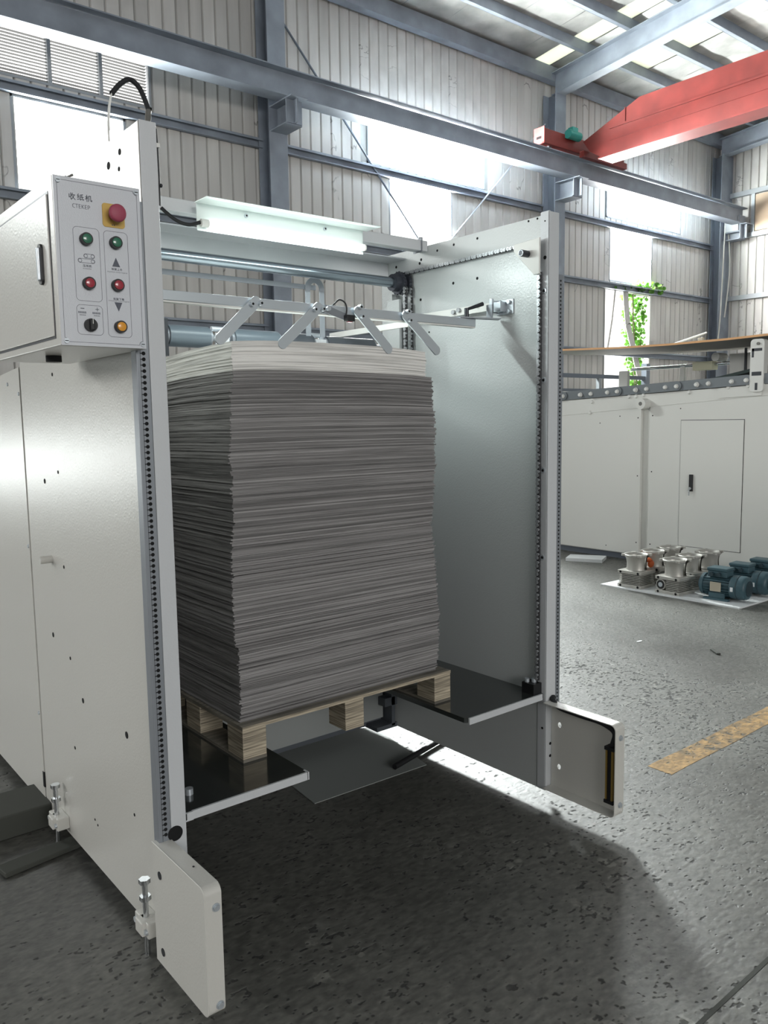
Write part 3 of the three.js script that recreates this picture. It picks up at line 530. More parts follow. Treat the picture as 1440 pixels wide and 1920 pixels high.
part('chain_plate', [zyPlate(shapeOf([[-2.138, 2.152], [-2.015, 2.158], [-2.016, 2.031], [-2.041, 2.031], [-2.138, 2.128]]), 2.372, 2.38, 0.001)], M.white, ST, 'cut-corner cover plate over the chain wheel');
part('chain_plate_pin', [rod([2.372, 2.108, -2.07], [2.335, 2.108, -2.07], 0.0125, 18), rod([2.38, 2.108, -2.07], [2.404, 2.108, -2.07], 0.03, 20)], M.chainDark, ST);
part('pin_rim', [new THREE.TorusGeometry(0.010, 0.0022, 8, 20).rotateY(Math.PI / 2).translate(2.335, 2.108, -2.07)], M.zinc, ST);
part('inner_column', [bx(2.36, 2.404, 0.4, 2.06, -2.86, -2.845), bx(2.345, 2.36, 0.4, 2.03, -2.86, -2.78)], M.panelGrey, ST);
// --- lifting platform: two dark plates with pale front lips
const deckY = 0.44;
{
  const L = part('platform', [xzPlate(shapeOf([[0.903, -2.95], [0.903, -2.0], [0.92, -2.012], [1.31, -2.012], [1.31, -2.95]]), deckY - 0.018, deckY)], M.platform, ST, 'dark polished lifting plate, left half');
  part('platform_lip', [bx(0.925, 1.306, deckY - 0.023, deckY + 0.001, -2.0125, -2.006), bx(0.903, 0.926, deckY - 0.023, deckY + 0.001, -2.009, -2.003), bx(1.304, 1.3105, deckY - 0.023, deckY + 0.001, -2.03, -2.006)], M.paintCool, L);
  part('nut', [rod([0.965, deckY, -2.11], [0.965, deckY + 0.018, -2.11], 0.012, 14)], M.zinc, L);
  const R = part('platform', [xzPlate(shapeOf([[1.985, -2.95], [1.985, -2.02], [2.0, -2.008], [2.402, -2.008], [2.402, -2.95]]), deckY - 0.018, deckY)], M.platform, ST, 'dark polished lifting plate, right half');
  part('platform_lip', [bx(1.995, 2.392, deckY - 0.023, deckY + 0.001, -2.0085, -2.002)], M.paintCool, R);
  const cb = part('chain_anchor', [bx(2.355, 2.403, deckY, deckY + 0.042, -2.075, -2.015)], M.black, R); parts('nut', [rod([2.368, deckY + 0.04, -2.06], [2.368, deckY + 0.056, -2.06], 0.0095, 12), rod([2.386, deckY + 0.04, -2.04], [2.386, deckY + 0.056, -2.04], 0.0095, 12)], M.zinc, cb);
}
part('rear_plate', bx(0.92, 2.36, 0.09, 0.40, -2.965, -2.955), M.rearGrey, ST);
parts('rear_frame', [bx(2.37, 2.39, 0.06, 0.42, -2.99, -2.9), bx(2.33, 2.404, 0.16, 0.2, -2.95, -2.9), bx(2.28, 2.404, 0.05, 0.07, -3.05, -2.9), bx(0.9, 0.93, 0.05, 0.44, -2.97, -2.9)], M.rollerDark, ST);

// ================================================================ WORK LAMP
{
  const t = thing('work_lamp', 'white strip work lamp with glowing tube above the pile', 'lamp', [1.66, 2.15, -2.6]);
  part('reflector', [rb(1.31, 2.02, 2.155, 2.247, -2.612, -2.609, 0.001), bx(1.305, 2.04, 2.2455, 2.2475, -2.611, -2.52)], M.lampMetal, t);
  part('light_tube', [rod([1.345, 2.178, -2.596], [2.012, 2.178, -2.596], 0.0125, 20)], M.tube, t, 'glowing white tube');
  parts('tube_holder', [rod([1.318, 2.178, -2.596], [1.345, 2.178, -2.596], 0.0135, 16), rod([2.012, 2.178, -2.596], [2.018, 2.178, -2.596], 0.0135, 16)], M.white, t);
  for (const x of [1.499, 1.837]) { const s = part('screw', rod([x, 2.228, -2.61], [x, 2.228, -2.602], 0.007, 12), M.zinc, t); part('screw_socket', rod([x, 2.228, -2.603], [x, 2.228, -2.6015], 0.0035, 8), M.hole, s); }
  parts('bracket', [bx(1.40, 1.46, 2.2, 2.24, -2.655, -2.612), bx(1.88, 1.94, 2.2, 2.24, -2.655, -2.612)], M.paintCool, t);
  part('cable', [tube([[1.318, 2.18, -2.598], [1.287, 2.172, -2.62], [1.249, 2.181, -2.63], [1.218, 2.206, -2.645], [1.205, 2.222, -2.655]], 0.0062, 24, 8)], M.rubber, t);
  for (const [ty, tz] of [[1.9, -1.9], [0, -2.55]]) { const l = new THREE.RectAreaLight(new THREE.Color(0.88, 1, 0.98), 50, 0.66, 0.026); l.name = 'tube_light'; l.position.set(1.68, 2.163, -2.58); l.lookAt(1.68, ty, tz); scene.add(l); }
}
// ================================================================ CONTROL BOX
const GL = {
  收: '1.2,2.5 1.2,6.8 3.6,6|3.6,.8 3.6,9.5|6,.8 4.6,4.2|5.2,3 9.4,3|8.2,3 7.2,6 4.4,9.4|5.4,4.2 7,7 9.6,9.4', 纸: '2.6,.6 1,3 3,3 1,5.6 3.6,5|.8,8.4 3.8,7.4|8.8,1 5,2|5,2 5,8.8 6.8,7.6|5,4.6 9.4,4.6|7,1.6 7.6,6 9,8.8 9.6,7.4',
  机: '.6,3 4.4,3|2.5,.6 2.5,9.5|2.4,3.2 .6,6.6|2.7,4 4.2,5.6|5.6,1.4 5.6,6 4.6,9.2|5.6,1.4 8,1.4 8,8.2 9.6,8.6 9.6,7', 压: '1.5,1.2 9.4,1.2|1.5,1.2 1.5,5 .6,9.4|3,5 9,5|6,2.6 6,8.8|2.4,8.8 9.6,8.8|7.2,6.4 8.2,7.4',
  架: '.8,1.6 4,1.6 3.4,4.6|2.2,.6 1,4.6|5.6,1.4 5.6,4.2 8.8,4.2 8.8,1.4 5.6,1.4|.8,6 9.4,6|5,4.8 5,9.6|4.6,6.2 1,9.2|5.4,6.2 9.2,9.2', 上: '5,.8 5,9|5,4 8.6,4|.8,9 9.4,9', 升: '5,1 1.4,2.4|.8,5 9.4,5|3.2,2 3.2,6 1.4,9.4|7,.8 7,9.4', 下: '.8,1.2 9.4,1.2|5,1.2 5,9.4|5.2,3.6 8,5.6',
  降: '1.4,1 1.4,9.4|1.4,1 3.4,1 2.4,4 3.6,5.6 1.6,6.4|6.4,.6 4.6,3|6,1.6 8.8,1.6 4.6,4.6|5.6,2.4 9.4,4.6|4.8,5.4 9.2,5.4|4.4,7.4 9.6,7.4|7,4.8 7,9.6|5.2,5.4 5.2,7.4',
};
function glyphs(c, text, x, y, s, w, gap = 0.12) { c.lineWidth = w; c.lineCap = 'round'; c.lineJoin = 'round'; [...text].forEach((ch, i) => { for (const st of GL[ch].split('|')) { c.beginPath(); st.split(' ').forEach((q, k) => { const [a, b] = q.split(',').map(Number), X = x + i * s * (1 + gap) + a * s / 10, Y = y + b * s / 10; k ? c.lineTo(X, Y) : c.moveTo(X, Y); }); c.stroke(); } }); }
const CX0 = 0.626, CX1 = 0.831, CY0 = 1.686, CY1 = 2.067, CZ = -1.95;
{
  const K = 3600, W = Math.round((CX1 - CX0) * K), H = Math.round((CY1 - CY0) * K), cv = document.createElement('canvas'); cv.width = W; cv.height = H; const c = cv.getContext('2d');
  c.fillStyle = '#c9ccd2'; c.fillRect(0, 0, W, H);
  const X = (x) => (x - CX0) * K, Y = (y) => (CY1 - y) * K, ink = '#2e3340'; c.strokeStyle = ink; c.fillStyle = ink;
  // border line with scooped corners
  c.lineWidth = 3.2; const m = 30, q = 34; c.beginPath(); c.moveTo(m + q, m); c.lineTo(W - m - q, m); c.arc(W - m + 2, m - 2, q, Math.PI, Math.PI / 2, true); c.lineTo(W - m, H - m - q); c.arc(W - m + 2, H - m + 2, q, 1.5 * Math.PI, Math.PI, true); c.lineTo(m + q, H - m); c.arc(m - 2, H - m + 2, q, 0, 1.5 * Math.PI, true); c.lineTo(m, m + q); c.arc(m - 2, m - 2, q, Math.PI / 2, 0, true); c.closePath(); c.stroke();
  glyphs(c, '收纸机', X(0.6595), Y(2.0335), 58, 6, 0.2); c.font = '46px sans-serif'; c.textAlign = 'center'; c.fillText('СТЕКЕР', X(0.688), Y(2.0005));
  const rrc = (x0, x1, y0, y1, r) => { const a = X(x0), b = X(x1), t = Y(y1), u = Y(y0); c.beginPath(); c.moveTo(a + r, t); c.arcTo(b, t, b, u, r); c.arcTo(b, u, a, u, r); c.arcTo(a, u, a, t, r); c.arcTo(a, t, b, t, r); c.closePath(); c.stroke(); };
  c.lineWidth = 3; rrc(0.6655, 0.7265, 1.7905, 1.9585, 34); rrc(0.7375, 0.7955, 1.7105, 1.958, 34); rrc(0.6645, 0.7255, 1.7125, 1.781, 34);
  // icon of two belts
  const belt = (x0, x1, y, r) => { c.lineWidth = 3.4; c.beginPath(); c.moveTo(X(x0), Y(y + r)); c.lineTo(X(x1), Y(y + r)); c.arc(X(x1), Y(y), r * K, -Math.PI / 2, Math.PI / 2); c.lineTo(X(x0), Y(y - r)); c.arc(X(x0), Y(y), r * K, Math.PI / 2, 1.5 * Math.PI); c.closePath(); c.stroke(); for (const x of [x0, x1]) { c.beginPath(); c.arc(X(x), Y(y), r * K * 0.86, 0, 6.3); c.stroke(); } };
  belt(0.6925, 0.7085, 1.894, 0.0046); belt(0.6785, 0.7085, 1.8825, 0.0046);
  glyphs(c, '压纸机', X(0.6845), Y(1.8745), 23, 2.6); c.font = '15px sans-serif'; c.fillText('КОНВЕЙЕР', X(0.6945), Y(1.8635));
  const tri = (x, y, up) => { c.beginPath(); c.moveTo(X(x), Y(y + up * 0.0108)); c.lineTo(X(x - 0.0098), Y(y - up * 0.0108)); c.lineTo(X(x + 0.0098), Y(y - up * 0.0108)); c.closePath(); c.fill(); };
  c.fillStyle = '#454a57'; tri(0.7645, 1.887, 1); tri(0.7655, 1.782, -1); c.fillStyle = ink;
  glyphs(c, '纸架上升', X(0.7525), Y(1.8735), 22, 2.6); c.font = '13.5px sans-serif'; c.fillText('ПОДНЯТИЕ ПОЛКИ ПОДАЧИ', X(0.7665), Y(1.8625));
  glyphs(c, '纸架下降', X(0.7535), Y(1.8035), 22, 2.6); c.fillText('ОПУСКАНИЕ ПОЛКИ ПОДАЧИ', X(0.767), Y(1.7945));
  c.fillRect(X(0.6735), Y(1.7735), 32, 6); c.fillRect(X(0.7085), Y(1.773), 32, 4.5); c.fillRect(X(0.7085) + 14, Y(1.773) - 14, 4.5, 32);
  for (const x0 of [0.668, 0.7015]) { for (let k = 0; k < 5; k++) { c.lineWidth = 2; c.strokeRect(X(x0) + k * 14, Y(1.7655), 9, 14); c.fillRect(X(x0) + k * 14 + 3, Y(1.7655) - 1, 2.4, 17); c.fillRect(X(x0) + k * 14, Y(1.7655) + 6, 10, 2.2); } for (let k = 0; k < 9; k++) c.fillRect(X(x0) + 10 + k * 6, Y(1.7585), 3.4, 7); }
  const t = new THREE.CanvasTexture(cv); t.colorSpace = THREE.SRGBColorSpace;
  const B = thing('control_box', 'pale grey control box with coloured push buttons on the left post', 'control box', [(CX0 + CX1) / 2, CY0, -2.22]);
  part('body', [rb(CX0, CX1, CY0, CY1, -2.52, CZ - 0.003, 0.004)], M.paint, B);
  const face = new THREE.BoxGeometry(CX1 - CX0 - 0.002, CY1 - CY0 - 0.002, 0.003).translate((CX0 + CX1) / 2, (CY0 + CY1) / 2, CZ - 0.0015);
  const fm = phy({ map: t, roughness: 0.3, bumpMap: peel, bumpScale: 0.0002 }), fp = phy({ color: hex('#c9ccd2'), roughness: 0.35 });
  part('face_plate', face, [fp, fp, fp, fp, fm, fp], B, 'printed front plate with lettering and symbols');
  for (const [x, y] of [[0.6375, 2.056], [0.821, 2.056], [0.6375, 1.697], [0.821, 1.697]]) { const s = part('screw', rod([x, y, CZ], [x, y, CZ + 0.0035], 0.0058, 14), M.zinc, B); part('screw_slot', bx(x - 0.004, x + 0.004, y - 0.0009, y + 0.0009, CZ + 0.0033, CZ + 0.0038), M.hole, s); }
  const button = (x, y, mat, label) => { const b = part('push_button', [rod([x, y, CZ], [x, y, CZ + 0.013], 0.0142, 28)], M.black, B, label); part('button_cap', [rod([x, y, CZ + 0.012], [x, y, CZ + 0.0155], 0.0112, 28, 0.0104), new THREE.SphereGeometry(0.0105, 20, 6, 0, 6.2832, 0, 1.2).scale(1, 0.22, 1).rotateX(Math.PI / 2).translate(x, y, CZ + 0.0145)], mat, b); };
  button(0.6935, 1.931, M.green, 'green push button of the left column'); button(0.7635, 1.931, M.green, 'green push button of the right column'); button(0.695, 1.831, M.red, 'red push button of the left column'); button(0.7635, 1.8325, M.red, 'red push button of the right column'); button(0.7655, 1.7355, M.amber, 'amber push button');
  const e = part('emergency_stop', [xyPlate(roundRect(0.7365, 1.9665, 0.7895, 2.0205, 0.007), CZ, CZ + 0.002)], M.yellowPlate, B, 'red mushroom stop button on a yellow plate');
  part('stop_knob', [new THREE.LatheGeometry([[0, 0.034], [0.008, 0.0338], [0.0165, 0.032], [0.02, 0.029], [0.0205, 0.024], [0.0185, 0.018], [0.013, 0.013], [0.012, 0]].reverse().map((q) => new THREE.Vector2(...q)), 36).rotateX(Math.PI / 2).translate(0.763, 1.995, CZ + 0.002)], M.mushroom, e);
  parts('plate_mark', [bx(0.758, 0.7605, 1.9705, 1.9735, CZ + 0.002, CZ + 0.0023), bx(0.7625, 0.765, 1.9705, 1.9735, CZ + 0.002, CZ + 0.0023)], M.castDark, e);
  const k = part('selector_knob', [rod([0.6945, 1.7355, CZ], [0.6945, 1.7355, CZ + 0.01], 0.0148, 28), rb(0.6895, 0.6995, 1.7225, 1.7485, CZ + 0.008, CZ + 0.021, 0.0025)], M.black, B, 'black rotary selector'); part('knob_line', bx(0.6938, 0.6952, 1.737, 1.7485, CZ + 0.0205, CZ + 0.0216), M.white, k);
  // door on the left side
  const d = part('door', [rb(CX0 - 0.004, CX0 + 0.003, CY0 + 0.024, CY1 - 0.036, -2.495, -1.99, 0.002)], M.paint, B);
  part('door_gap', [bx(CX0 - 0.0012, CX0, CY0 + 0.0185, CY1 - 0.0305, -2.5, -1.9845)], M.chainDark, B);
  part('handle', [xyPlate(roundRect(-0.013, -0.047, 0.013, 0.047, 0.0128), -0.003, 0.003).rotateY(-Math.PI / 2).translate(CX0 - 0.007, 1.881, -2.045)], M.black, d); part('latch', [rb(CX0 - 0.016, CX0 - 0.009, 1.843, 1.92, -2.052, -2.038, 0.003)], M.zinc, d);
  part('cable_gland', [rod([0.70, CY0, -2.25], [0.70, CY0 - 0.016, -2.25], 0.02, 18)], M.rubber, B); part('hanger', [rod([0.66, CY1, -2.0], [0.675, CY1 + 0.009, -1.995], 0.006, 8), rod([0.665, CY1 + 0.004, -2.0], [0.69, CY1 + 0.02, -2.0], 0.003, 6)], M.castDark, B, 'small bent metal tab');
}
// cable loop above the left post
{
  const t = thing('power_cable', 'black cable arching out of the top of the left post', 'cable', [0.86, 2.247, -2.05]);
  part('sheath', [tube([[0.893, 2.245, -2.03], [0.905, 2.285, -2.045], [0.897, 2.32, -2.05], [0.882, 2.346, -2.05], [0.861, 2.356, -2.05], [0.838, 2.341, -2.05], [0.813, 2.311, -2.05]], 0.0065, 40, 8)], M.rubber, t);
  part('braid', [tube([[0.893, 2.244, -2.03], [0.9, 2.27, -2.04], [0.905, 2.29, -2.045]], 0.0075, 12, 8)], M.castDark, t);
  parts('bare_wire', [tube([[0.814, 2.313, -2.05], [0.806, 2.286, -2.05], [0.801, 2.241, -2.05], [0.805, 2.2, -2.06]], 0.0022, 20, 6), tube([[0.813, 2.311, -2.05], [0.809, 2.286, -2.053], [0.805, 2.24, -2.055], [0.805, 2.225, -2.055]], 0.0018, 16, 6)], M.white, t);
}
{
  const t = thing('wire_guide', 'thin black wire running down the inner edge of the left post', 'wire', [0.906, 2.06, -2.0]);
  part('wire', [tube([[0.904, 2.235, -2.004], [0.906, 2.19, -2.004], [0.907, 2.12, -2.004], [0.906, 2.05, -2.004]], 0.0025, 20, 6)], M.black, t); part('clip', [bx(0.901, 0.911, 2.19, 2.2, -2.008, -2.0)], M.white, t); part('knob', [new THREE.SphereGeometry(0.005, 10, 8).translate(0.909, 2.098, -2.0)], M.black, t);
}

// ================================================================ PALLET AND PILE OF SHEETS
const PX0 = 1.19, PX1 = 2.085, PZF = -2.195, PZB = -2.885, topDeck = 0.556;
{
  const t = thing('pallet', 'plywood pallet on block feet carrying the pile of sheets', 'pallet', [(PX0 + PX1) / 2, deckY, (PZF + PZB) / 2]);
  part('deck', bx(PX0, PX1, topDeck - 0.012, topDeck, PZB, PZF), M.ply, t);
  part('deck_edge', bx(PX0, PX1, topDeck - 0.0115, topDeck - 0.0005, PZF, PZF + 0.0012), M.wood, t);
  const xs = [[PX0, PX0 + 0.085], [1.588, 1.668], [PX1 - 0.082, PX1]], zs = [[PZF - 0.1, PZF], [-2.595, -2.49], [PZB, PZB + 0.1]];
  xs.forEach(([a, b], i) => { for (const [c, d] of zs) part('block', rb(a, b, deckY + (i === 1 ? 0.002 : 0.009), topDeck - 0.012, c, d, 0.002, 1), M.wood, t); if (i !== 1) part('runner', bx(a, b, deckY, deckY + 0.009, PZB, PZF), M.ply, t); });
}
function sheetGeo(x0, x1, y0, t, zf, zb, droop, amp, yaw) {
  const nx = 16, nz = 9, g = new THREE.BoxGeometry(1, 1, 1, nx, 1, nz), p = g.attributes.position, u = g.attributes.uv;
  const jf = Array.from({ length: nx + 1 }, () => rr(-amp, amp)), jl = Array.from({ length: nz + 1 }, () => rr(-amp, amp)), jr = Array.from({ length: nz + 1 }, () => rr(-amp, amp)), wy = rr(0, 6.3), wa = rr(0, 0.0002), ur = rr(0, 1), vr = rr(0, 1);
  for (let i = 0; i < p.count; i++) {
    const a = p.getX(i) + 0.5, b = p.getZ(i) + 0.5, ix = Math.round(a * nx), iz = Math.round(b * nz); let x = x0 + (x1 - x0) * a, z = zb + (zf - zb) * b;
    if (iz === nz) z += jf[ix]; if (ix === 0) x += jl[iz] * 1.5; if (ix === nx) x += jr[iz] * 1.3;
    x += yaw * (z + 2.5); z += yaw * (x - 1.6);
    p.setXYZ(i, x, y0 + (p.getY(i) > 0 ? t : 0) - droop * (1 - b) * (1 - b) * (1 - 0.5 * a) - droop * 0.35 * Math.pow(Math.abs(2 * a - 1), 3) + wa * Math.sin(wy + 9 * a), z);
    u.setXY(i, u.getX(i) * 0.8 + ur, u.getY(i) * 0.012 + vr);
  }
  g.computeVertexNormals(); const n = g.attributes.normal; void n; return g;
}
const greys = [0.2, 0.25, 0.28, 0.32, 0.18].map((v) => std({ color: C(v * 1.02, v * 0.99, v * 0.985), map: boardMap, roughness: 0.85 })), whites = [0.78, 0.82, 0.85].map((v) => std({ color: C(v, v * 0.985, v * 0.95), map: boardMap, roughness: 0.8 }));
{
  const N = 236, yA = topDeck, yB = 1.668; let off = 0, offz = 0;
  for (let i = 0; i < N; i++) {
    const f = i / N, y = yA + (yB - yA) * f, t = (yB - yA) / N - 0.0001 - rnd() * 0.0007;
    if (rnd() < 0.12) { off = rr(-0.005, 0.005); offz = rr(-0.004, 0.004); }
    const bulge = 0.012 * Math.sin(Math.PI * f), right = 2.05 - 0.012 * sm(0.55, 1, f) + 0.01 * Math.sin(f * 9) + off * 0.8 + rr(-0.005, 0.004), left = 1.204 + 0.014 * f - bulge + 0.006 * Math.sin(f * 14) + off + rr(-0.004, 0.004);
    const fr = -2.235 + 0.004 * Math.sin(f * 11) + offz + rr(-0.0032, 0.0032);
    single('grey_board_sheet', sheetGeo(left, right, y, t, fr, -2.875 + rr(-0.006, 0.006), 0.024 * Math.pow(Math.max(0, (f - 0.5) / 0.5), 2), 0.0014, rr(-0.0015, 0.0015)), greys[Math.floor(rnd() * 5)], i === 0 ? 'lowest dark grey board sheet, resting on the pallet deck' : i === N - 1 ? 'uppermost dark grey board sheet, directly under the white sheets' : 'dark grey board sheet inside the tall pile between pallet and white sheets', 'board sheet', 'grey board sheets of the pile');
  }
  const W = 19; for (let i = 0; i < W; i++) { const t = 0.00485; single('white_board_sheet', sheetGeo(1.222 + rr(-0.003, 0.003), 2.012 + rr(-0.004, 0.003), yB + i * t, t - 0.0001, -2.238 + rr(-0.0012, 0.0012), -2.872 + rr(-0.004, 0.004), 0.024 + 0.008 * i / W, 0.0006, rr(-0.001, 0.001)), whites[Math.floor(rnd() * 3)], i === 0 ? 'lowest off-white board sheet, lying on the grey sheets' : i === W - 1 ? 'topmost off-white board sheet of the pile, under the paddles' : 'off-white board sheet in the middle of the white layer topping the pile', 'board sheet', 'white board sheets on top of the pile'); }
}

// ================================================================ SECOND MACHINE AT THE RIGHT
{
  const XC = 7.37, top = (z) => 1.70 + 0.0363 * (z + 5.92), pt = (z) => 1.533 + 0.064 * (z + 5.92);
  const t = thing('feeder_machine', 'long pale grey machine with a low door and belt top at the right', 'machine', [7.9, 0, -4.6]);
  part('body', zyPlate(shapeOf([[-6.9, 0.06], [-2.4, 0.06], [-2.4, top(-2.4)], [-6.9, top(-6.9)]]), XC + 0.045, XC + 1.3), M.cab, t);
  part('base', bx(XC + 0.06, XC + 1.2, 0, 0.06, -6.85, -2.45), M.steelDark, t);
  part('top_band', zyPlate(shapeOf([[-6.9, pt(-6.9) + 0.004], [-2.4, pt(-2.4) + 0.004], [-2.4, top(-2.4)], [-6.9, top(-6.9)]]), XC - 0.002, XC + 0.046, 0.002), M.cab, t);
  const lp = new THREE.Shape(); lp.moveTo(-6.9, 0.075); lp.lineTo(-4.93, 0.075); lp.quadraticCurveTo(-4.897, 0.075, -4.897, 0.11); lp.lineTo(-4.897, pt(-4.897)); lp.lineTo(-6.9, pt(-6.9)); lp.closePath();
  const pl = part('side_panel', zyPlate(lp, XC, XC + 0.046, 0.002), M.cab, t);
  const pr = part('side_panel', zyPlate(shapeOf([[-4.79, 0.062], [-2.4, 0.062], [-2.4, pt(-2.4)], [-4.79, pt(-4.79)]]), XC, XC + 0.046, 0.002), M.cab, t);
  const hole = (y, z, r) => rod([XC + 0.001, y, z], [XC - 0.0012, y, z], r, 10);
  part('drilled_holes', [hole(1.5, -4.93, 0.007), hole(0.9, -4.925, 0.007), hole(0.2, -4.925, 0.007), hole(1.45, -5.4, 0.006), hole(0.13, -5.3, 0.006), hole(1.52, -5.15, 0.006)], M.hole, pl).userData.kind = 'stuff';
  part('drilled_holes', [hole(1.52, -4.76, 0.007), hole(0.95, -4.76, 0.007), hole(0.2, -4.76, 0.007), hole(1.585, -4.45, 0.006), hole(1.705, -4.03, 0.016), hole(1.665, -4.0, 0.008)], M.hole, pr).userData.kind = 'stuff';
  part('boss', [rod([XC + 0.02, 1.642, -4.84], [XC - 0.10, 1.642, -4.84], 0.055, 28)], M.cab, t); part('boss_bore', [rod([XC - 0.099, 1.642, -4.84], [XC - 0.1015, 1.642, -4.84], 0.02, 16)], M.castDark, t);
  const d = part('door', [bx(XC - 0.006, XC, 0.224, 1.468, -4.437, -3.799)], M.cab, t);
  part('door_gap', [bx(XC - 0.0012, XC, 0.219, 1.473, -4.442, -3.794)], M.hole, t);
  part('lock_handle', [rb(XC - 0.026, XC - 0.006, 0.775, 0.94, -4.328, -4.292, 0.004)], M.black, d); part('lock_barrel', [rod([XC - 0.026, 0.803, -4.31], [XC - 0.034, 0.803, -4.31], 0.014, 16)], M.chrome, d); part('key', [bx(XC - 0.037, XC - 0.033, 0.735, 0.8, -4.325, -4.311)], M.chrome, d);
  // overlapping rail plates with bolts
  const ends = [-6.6, -6.22, -5.83, -5.455, -5.12, -4.77, -4.435, -4.10, -3.73, -3.35, -2.95, -2.5], dz = 0.045;
  for (let i = 0; i + 1 < ends.length; i++) {
    const a = ends[i] - 0.05, b = ends[i + 1], s = new THREE.Shape(), ya = top(a) + 0.052, yb = top(b) + 0.052; s.moveTo(a, ya - dz); s.lineTo(b - dz, yb - dz); s.absarc(b - dz, yb, dz, -Math.PI / 2, Math.PI / 2); s.lineTo(a, ya + dz); s.closePath();
    const r = part('rail_plate', zyPlate(s, XC - 0.014 - 0.014 * (i % 2), XC + 0.01, 0.0015), M.rail, t);
    parts('bolt', [(a + b) / 2 + 0.02, b - 0.05].map((z) => { const y = top(z) + 0.05; return rod([XC - 0.02, y, z], [XC - 0.048, y, z], 0.026, 12, 0.016); }), M.white, r);
  }
  parts('screw', [[1.68, -5.505], [1.72, -5.04], [1.722, -4.955], [1.728, -4.87], [1.742, -4.36], [1.77, -3.96], [1.775, -3.77], [1.565, -5.53]].map(([y, z]) => rod([XC - 0.002, y, z], [XC - 0.02, y, z], 0.022, 10, 0.014)), M.white, t);
  part('small_bracket', [zyPlate(shapeOf([[-4.06, top(-4.06) - 0.095], [-3.64, top(-3.64) - 0.095], [-3.64, top(-3.64)], [-4.06, top(-4.06)]]), XC - 0.012, XC)], M.cab, t);
  // upright posts that carry the plywood
  for (const z of [-3.685, -6.3]) { const po = part('upright', [zyPlate(roundRect(z - 0.062, 1.72, z + 0.062, 2.19, 0.03), XC - 0.03, XC + 0.05, 0.002)], M.white, t); parts('slot', [bx(XC - 0.0312, XC - 0.0295, 1.865, 1.90, z - 0.045, z + 0.045), bx(XC - 0.0312, XC - 0.0295, 2.085, 2.11, z - 0.05, z + 0.045), bx(XC - 0.0312, XC - 0.0295, 2.03, 2.11, z - 0.05, z - 0.03), bx(XC - 0.0312, XC - 0.0295, 1.735, 1.80, z - 0.012, z + 0.012)], M.chainDark, po); part('bolt', [rod([XC - 0.03, 2.15, z + 0.01], [XC - 0.042, 2.15, z + 0.01], 0.014, 12)], M.castDark, po); }
  // belt
  const bs = shapeOf([[-6.8, top(-6.8) + 0.01], [-4.6, top(-4.6) + 0.06], [-4.1, top(-4.1) + 0.12], [-3.4, top(-3.4) + 0.22], [-2.6, top(-2.6) + 0.3], [-2.6, top(-2.6) + 0.27], [-3.4, top(-3.4) + 0.19], [-4.1, top(-4.1) + 0.09], [-4.6, top(-4.6) + 0.03], [-6.8, top(-6.8)]]);
  part('belt', zyPlate(bs, XC + 0.1, XC + 1.15), M.belt, t, 'dark green conveyor belt');
  // rods and guard plate above the belt
  part('side_bracket', [rb(8.0, 8.05, 1.8, 2.03, -5.62, -5.5, 0.01)], M.white, t);
  part('guide_rod', [rod([8.3, 2.06, -5.65], [8.3, 2.06, -4.2], 0.018, 12)], M.chrome, t); part('rod_block', [rb(8.24, 8.36, 2.0, 2.09, -4.85, -4.62, 0.006)], M.cream, t); part('rod_post', [bx(8.28, 8.32, 1.78, 2.05, -5.02, -4.97)], M.white, t);
  part('guard_plate', [rb(8.28, 8.31, 1.9, 2.15, -4.45, -3.4, 0.005)], M.white, t); part('guard_roller', [rod([8.3, 2.12, -4.52], [8.12, 2.12, -4.52], 0.045, 20)], M.white, t); parts('guard_chain', [bx(8.26, 8.28, 1.88, 2.2, -4.28, -4.26), bx(8.26, 8.28, 1.88, 2.2, -4.1, -4.08)], M.chainDark, t);
}
// plywood sheet lying over the machine
{
  const t = thing('plywood_sheet', 'long sagging plywood sheet lying over the machine on the right', 'plywood', [7.95, 2.2, -4.5]), pts = [[-6.6, 2.30], [-5.9, 2.255], [-5.2, 2.222], [-4.6, 2.208], [-4.0, 2.208], [-3.6, 2.216], [-3.0, 2.235], [-2.4, 2.262]], zz = pts.map((p) => p[0]);
  const mk = (x0, x1, o, th) => { const s = new THREE.Shape(); pts.forEach(([z, y], i) => i ? s.lineTo(z, y + o) : s.moveTo(z, y + o)); [...pts].reverse().forEach(([z, y]) => s.lineTo(z, y + o + th)); s.closePath(); return zyPlate(s, x0, x1); };
  part('face', mk(7.372, 8.52, 0, 0.02), M.plyFace, t); part('edge', mk(7.368, 7.372, 0, 0.02), M.plyEdge, t, 'tan plywood edge');
}
{
  const t = thing('hand_clamp', 'small clamp with a pale stick lying on the plywood', 'clamp', [7.8, 2.235, -4.55]);
  part('base', [rb(7.76, 7.84, 2.232, 2.262, -4.56, -4.38, 0.01), rb(7.78, 7.82, 2.255, 2.30, -4.53, -4.47, 0.01)], M.tan, t); part('stick', [rod([7.8, 2.262, -4.8], [7.8, 2.345, -4.44], 0.009, 8)], M.white, t);
}
// rack behind the machine
{
  const t = thing('steel_rack', 'dark steel rack standing between the machine and the open bay', 'rack', [11.0, 0, -8]);
  part('beam', bx(9.6, 12.2, 2.13, 2.19, -8.03, -7.97), M.steelDark, t); part('beam', bx(9.6, 11.1, 1.92, 1.96, -8.03, -7.97), M.steelDark, t);
  part('leg', bx(9.6, 9.66, 0, 2.3, -8.03, -7.97), M.steelDark, t); part('leg', bx(10.84, 10.9, 0, 2.13, -8.03, -7.97), M.frame, t); part('leg', bx(12.1, 12.2, 0, 2.4, -8.05, -7.95), M.steel, t);
}

